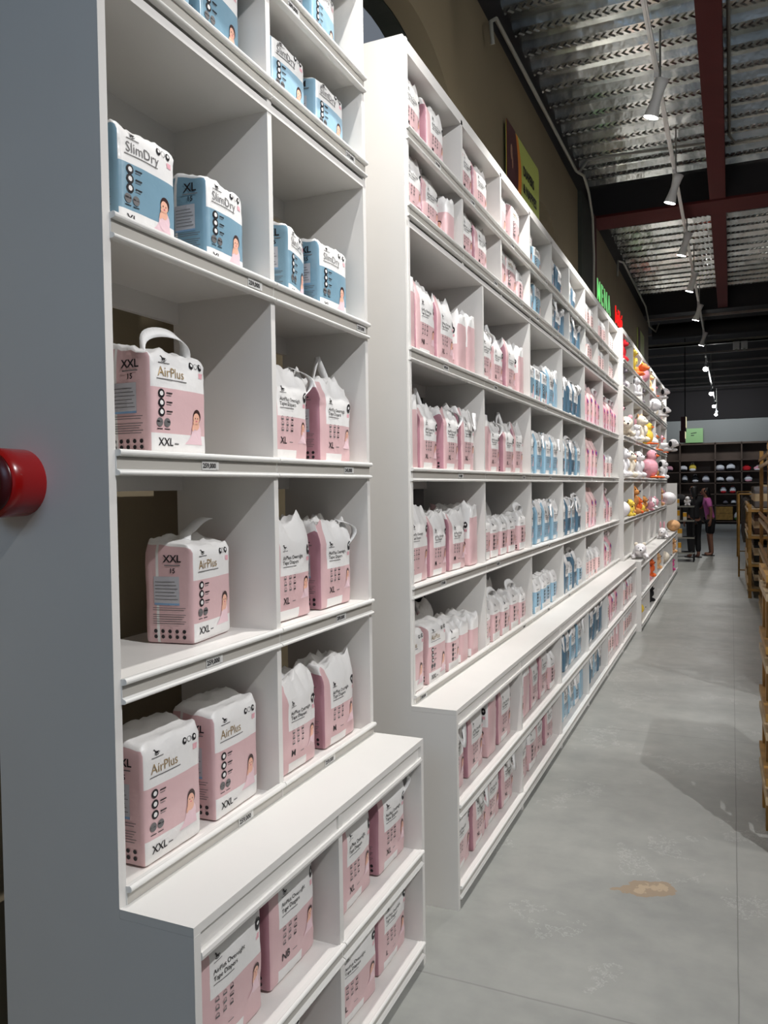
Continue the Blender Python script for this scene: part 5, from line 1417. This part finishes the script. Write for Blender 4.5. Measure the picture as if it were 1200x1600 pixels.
BG = [
 (-2.35, 2.125, 0.3, 0.3, PFUR, KFUR, 'pink and black bag'), (-1.80, 2.125, 0.3, 0.3, WFUR, KFUR, 'white and black bag'), (-1.45, 2.125, 0.28, 0.36, YFUR, WFUR, 'yellow and white bag'),
 (-0.42, 2.125, 0.33, 0.3, WFUR, GFUR, 'first white bag right of the middle upright'), (-0.02, 2.125, 0.33, 0.34, WFUR, KFUR, 'second white bag right of the middle upright'), (0.55, 2.125, 0.34, 0.22, RFUR, RFUR, 'low red bag'), (0.98, 2.125, 0.34, 0.2, PFUR, WFUR, 'low pink bag'),
 (-1.75, 1.675, 0.22, 0.36, WFUR, KFUR, 'tall white and black bag'), (-1.35, 1.675, 0.26, 0.34, KFUR, WFUR, 'black bag with white band'), (-0.95, 1.675, 0.28, 0.32, WFUR, GFUR, 'white bag left of the middle upright'),
 (-0.42, 1.675, 0.3, 0.26, WFUR, KFUR, 'white and black bag right of the middle upright'), (-0.05, 1.675, 0.3, 0.28, WFUR, GFUR, 'white and grey bag in the centre'), (0.62, 1.675, 0.3, 0.26, WFUR, PFUR, 'white and pink bag'),
 (-0.30, 1.225, 0.24, 0.3, WFUR, RFUR, 'left red and white bag'), (0.05, 1.225, 0.24, 0.3, WFUR, RFUR, 'right red and white bag'),
 (-0.22, 0.775, 0.2, 0.2, GFUR, KFUR, 'small dark grey bag'), (0.08, 0.775, 0.2, 0.22, WFUR, KFUR, 'small white bag'), (0.2, 0.125, 0.22, 0.4, WFUR, GRFUR, 'white and green bag beside the drawer'),
]
sh = {2.125: 'second shelf', 1.675: 'third shelf', 1.225: 'fourth shelf', 0.775: 'fifth shelf', 0.125: 'lowest shelf'}
for x, z, w_, h_, a, c_, lb in BG: bag((x, 34.74, z), w_, h_, a, c_, lb + ' on the %s of the walnut shelving' % sh[z] if len(lb.split()) < 9 else lb + ' on the walnut %s' % sh[z])

# ------------------------------------------------------------------ wooden racks on the right of the aisle
def bar(b, p, q, s_=0.02):
    p, q = Vector(p), Vector(q); d = (q - p).normalized(); u = d.orthogonal().normalized()
    if abs(d.z) < 0.9: u = Vector((0, 0, 1))
    else: u = Vector((1, 0, 0))
    v_ = d.cross(u).normalized(); u = v_.cross(d).normalized()
    vs = [pt + u * a * s_ + v_ * c_ * s_ for pt in (p, q) for a, c_ in ((-1, -1), (1, -1), (1, 1), (-1, 1))]
    b.add(vs, [(0, 1, 2, 3), (7, 6, 5, 4), (0, 4, 5, 1), (1, 5, 6, 2), (2, 6, 7, 3), (3, 7, 4, 0)])
def wood_rack(loc, rz, L, D, levels, H, label, post=0.022, slat=True):
    t = empty('wooden_rack', loc, rz); tag(t, label, 'rack')
    for y in (0, L / 2, L):
        for x in (0.02, D - 0.02):
            b = MB(); bar(b, (x, y + (0.02 if y == 0 else -0.02), 0), (x, y + (0.02 if y == 0 else -0.02), H), post); b.build('post', WOOD, t)
    for z in levels:
        b = MB(); b.box(0.045, D - 0.045, 0.045, L - 0.045, z - 0.012, z); b.build('rack_shelf', WOODL, t)
        for x in (-0.004, D - 0.012):
            for dz in (-0.03, 0.055):
                b = MB(); b.box(x - 0.012, x + 0.012, 0, L, z + dz - 0.016, z + dz + 0.016); b.build('slat', WOODL if dz < 0 else WOOD, t)
        b = MB(); b.box(0, D, -0.012, 0.012, z - 0.05, z - 0.014); b.build('end_slat', WOOD, t)
    for x in (0.02, D - 0.02):
        b = MB(); bar(b, (x, 0.02, levels[0]), (x, L / 4, levels[-1]), 0.01); b.build('brace', WOOD, t)
    return t
wood_rack((0.155, 3.86, 0), R(1.0), 0.58, 0.62, (0.26, 0.55, 0.85, 1.17), 1.21, 'near low rack of pale slatted timber at the right edge')
wood_rack((0.34, 6.6, 0), 0, 4.9, 0.7, (0.10, 0.42, 0.80, 1.20, 1.88), 2.06, 'long tall yellow pine rack with pink goods on the right')
def clothes_rail(loc, L, H, label, cols, D=0.5):
    t = empty('clothes_rack', loc); tag(t, label, 'clothes rack')
    for y in (0, L):
        for x in (0, D):
            b = MB(); b.tube([(x, y, 0), (x, y, H)], 0.016, 10); b.build('upright', WOOD, t)
        b = MB(); b.tube([(0, y, H), (D, y, H)], 0.014, 8); b.build('end_bar', WOOD, t)
        b = MB(); b.tube([(0, y, 0.12), (D, y, 0.12)], 0.012, 8); b.build('end_bar', WOOD, t)
    b = MB(); b.tube([(D / 2, 0, H - 0.02), (D / 2, L, H - 0.02)], 0.012, 8); b.build('hanging_rail', PIPE, t)
    return t
_gm = {}
def garment(loc, M_, label, h=0.55, w_=0.38):
    t = empty('hanging_garment', loc); tag(t, label, 'garment', 'clothes hanging on the racks')
    key = (M_.name, h, w_)
    if key not in _gm:
        b = MB(); n = 10; pr = []
        for z, ww, th in ((0, 0.5, 0.035), (-0.04, 0.85, 0.03), (-0.12, 1.0, 0.03), (-h * 0.5, 0.82, 0.028), (-h, 0.95, 0.03)):
            pr.append([(math.cos(2 * math.pi * k / 16) * w_ / 2 * ww, math.sin(2 * math.pi * k / 16) * th + 0.01 * math.sin(k * 2.5), z - 0.05) for k in range(16)])
        vs = [p for r_ in pr for p in r_]
        b.add(vs, [(i * 16 + k, i * 16 + (k + 1) % 16, (i + 1) * 16 + (k + 1) % 16, (i + 1) * 16 + k) for i in range(4) for k in range(16)], 0, True)
        hk = MB(); hk.tube([(0, 0, -0.06), (0, 0, 0.0), (0.02, 0, 0.012), (0.022, 0, 0.032), (0.014, 0, 0.047), (0, 0, 0.052), (-0.016, 0, 0.042)], 0.004, 6)
        _gm[key] = (b.mesh('cloth', [M_]), hk.mesh('hanger_hook', [PIPE]))
    for nme, me in zip(('cloth', 'hanger_hook'), _gm[key]):
        o = bpy.data.objects.new(nme, me); C.objects.link(o); o.parent = t
wood_rack((0.22, 12.4, 0), 0, 2.2, 0.6, (0.15, 0.5, 0.9, 1.28), 1.34, 'yellow pine rack with dark goods between the tall rack and the clothes')
clothes_rail((0.12, 15.2, 0), 4.2, 1.45, 'farther dark clothes rack on the right', None)
DG = [mat('dark_olive_cloth', rgb(52, 46, 34), 0.8), KCLOTH, mat('brown_cloth', rgb(80, 56, 42), 0.8), mat('grey_cloth', rgb(96, 92, 92), 0.8)]
dn = ['dark olive', 'black', 'brown', 'grey']
for i in range(20): garment((0.37, 15.35 + i * 0.2, 1.396), DG[(i * 7 + i // 3) % 4], '%s garment hanging on the farther clothes rack' % dn[(i * 7 + i // 3) % 4], 0.75)
def soft_pack(loc, dims, M_, label, M2=None, rz=0):
    t = empty('goods_pack', loc, rz); tag(t, label, 'pack')
    w_, d_, h_ = dims
    b = MB(); df = make_deform(w_, d_, h_, 0.02, 0.01, 0.004, 0.3, 0.01, int(loc[1] * 10))
    me = body_mesh('wrapper', w_, d_, h_, 0.02, df, lambda s, x, y, z: 1 if (s in ('front', 'left') and abs(z - h_ * 0.5) < h_ * 0.18) else 0, [M_, M2 or M_], (h_ * 0.32, h_ * 0.68))
    o = bpy.data.objects.new('wrapper', me); C.objects.link(o); o.parent = t
    b = MB(); b.box(-0.03, 0.03, -0.004, 0.004, h_ * 0.98, h_ + 0.03); b.build('header_tab', M2 or M_, t)
for li, z in enumerate((0.155, 0.505, 0.905, 1.285)):
    for j in range(4):
        soft_pack((0.45, 12.7 + j * 0.48, z), (0.30, 0.30, (0.25, 0.3, 0.28, 0.3)[li]), DG[(j + li) % 4], '%s pack, %s on the %s shelf of the dark goods rack' % (dn[(j + li) % 4], ORD[j], ('bottom', 'second', 'third', 'top')[li]), WOODL)
k = 0
GD = [('hot pink', HOTP), ('pale pink', PFUR), ('rose', ROSE), ('magenta', mat('magenta_film', rgb(200, 50, 120), 0.4)), ('cream', CARD)]
for li, z in enumerate((0.105, 0.425, 0.805, 1.205)):
    for j in range(9):
        y = 6.9 + j * 0.53
        if abs(y - 9.05) < 0.2: continue
        nm, M_ = GD[(j * 2 + li * 3) % 5] if z < 0.5 else GD[(j + li) % 4]
        h_ = (0.24, 0.30, 0.32, 0.40)[li] * (0.85 + 0.15 * math.sin(j * 2.3 + li))
        soft_pack((0.57, y, z), (0.28, 0.36, h_), M_, '%s pack, %s along the %s shelf of the tall right rack' % (nm, ['nearest', 'second', 'third', 'fourth', 'fifth', 'sixth', 'seventh', 'eighth', 'ninth', 'tenth', 'last'][j], ['bottom', 'second', 'third', 'fourth'][li]), PAPERW)
for j in range(4):
    y = 7.2 + j * 1.15
    t = empty('wooden_crate', (0.66, y, 1.885)); tag(t, 'slatted wooden crate, %s on top of the tall right rack' % ORD[j], 'crate')
    for s0 in (-1, 1):
        for z in (0.02, 0.10, 0.18):
            b = MB(); b.box(s0 * 0.25 - 0.008, s0 * 0.25 + 0.008, -0.36, 0.36, z, z + 0.055); b.build('slat', WOODL, t)
            b = MB(); b.box(-0.24, 0.24, s0 * 0.35 - 0.008, s0 * 0.35 + 0.008, z, z + 0.055); b.build('slat', WOODL, t)
    b = MB(); b.box(-0.24, 0.24, -0.34, 0.34, 0.0, 0.012); b.build('crate_base', WOODL, t)
    soft_pack((0.66, y, 1.90), (0.40, 0.55, 0.42), CLEARP, 'grey white bag standing in the %s crate on the tall right rack' % ORD[j], PFUR)
for j in range(2):
    for z, h_, nm in ((1.175, 0.30, 'top'), (0.855, 0.24, 'third'), (0.555, 0.20, 'second'), (0.265, 0.20, 'bottom')):
        cn, cm = [('cream', CARD), ('rose', ROSE), ('hot pink', HOTP), ('pale pink', PFUR)][(j + int(z * 10)) % 4]
        soft_pack((0.42, 4.0 + j * 0.29, z), (0.34, 0.22, h_), cm, '%s pack, %s on the %s shelf of the low rack' % (cn, ('nearer', 'farther')[j], nm), PAPERW)
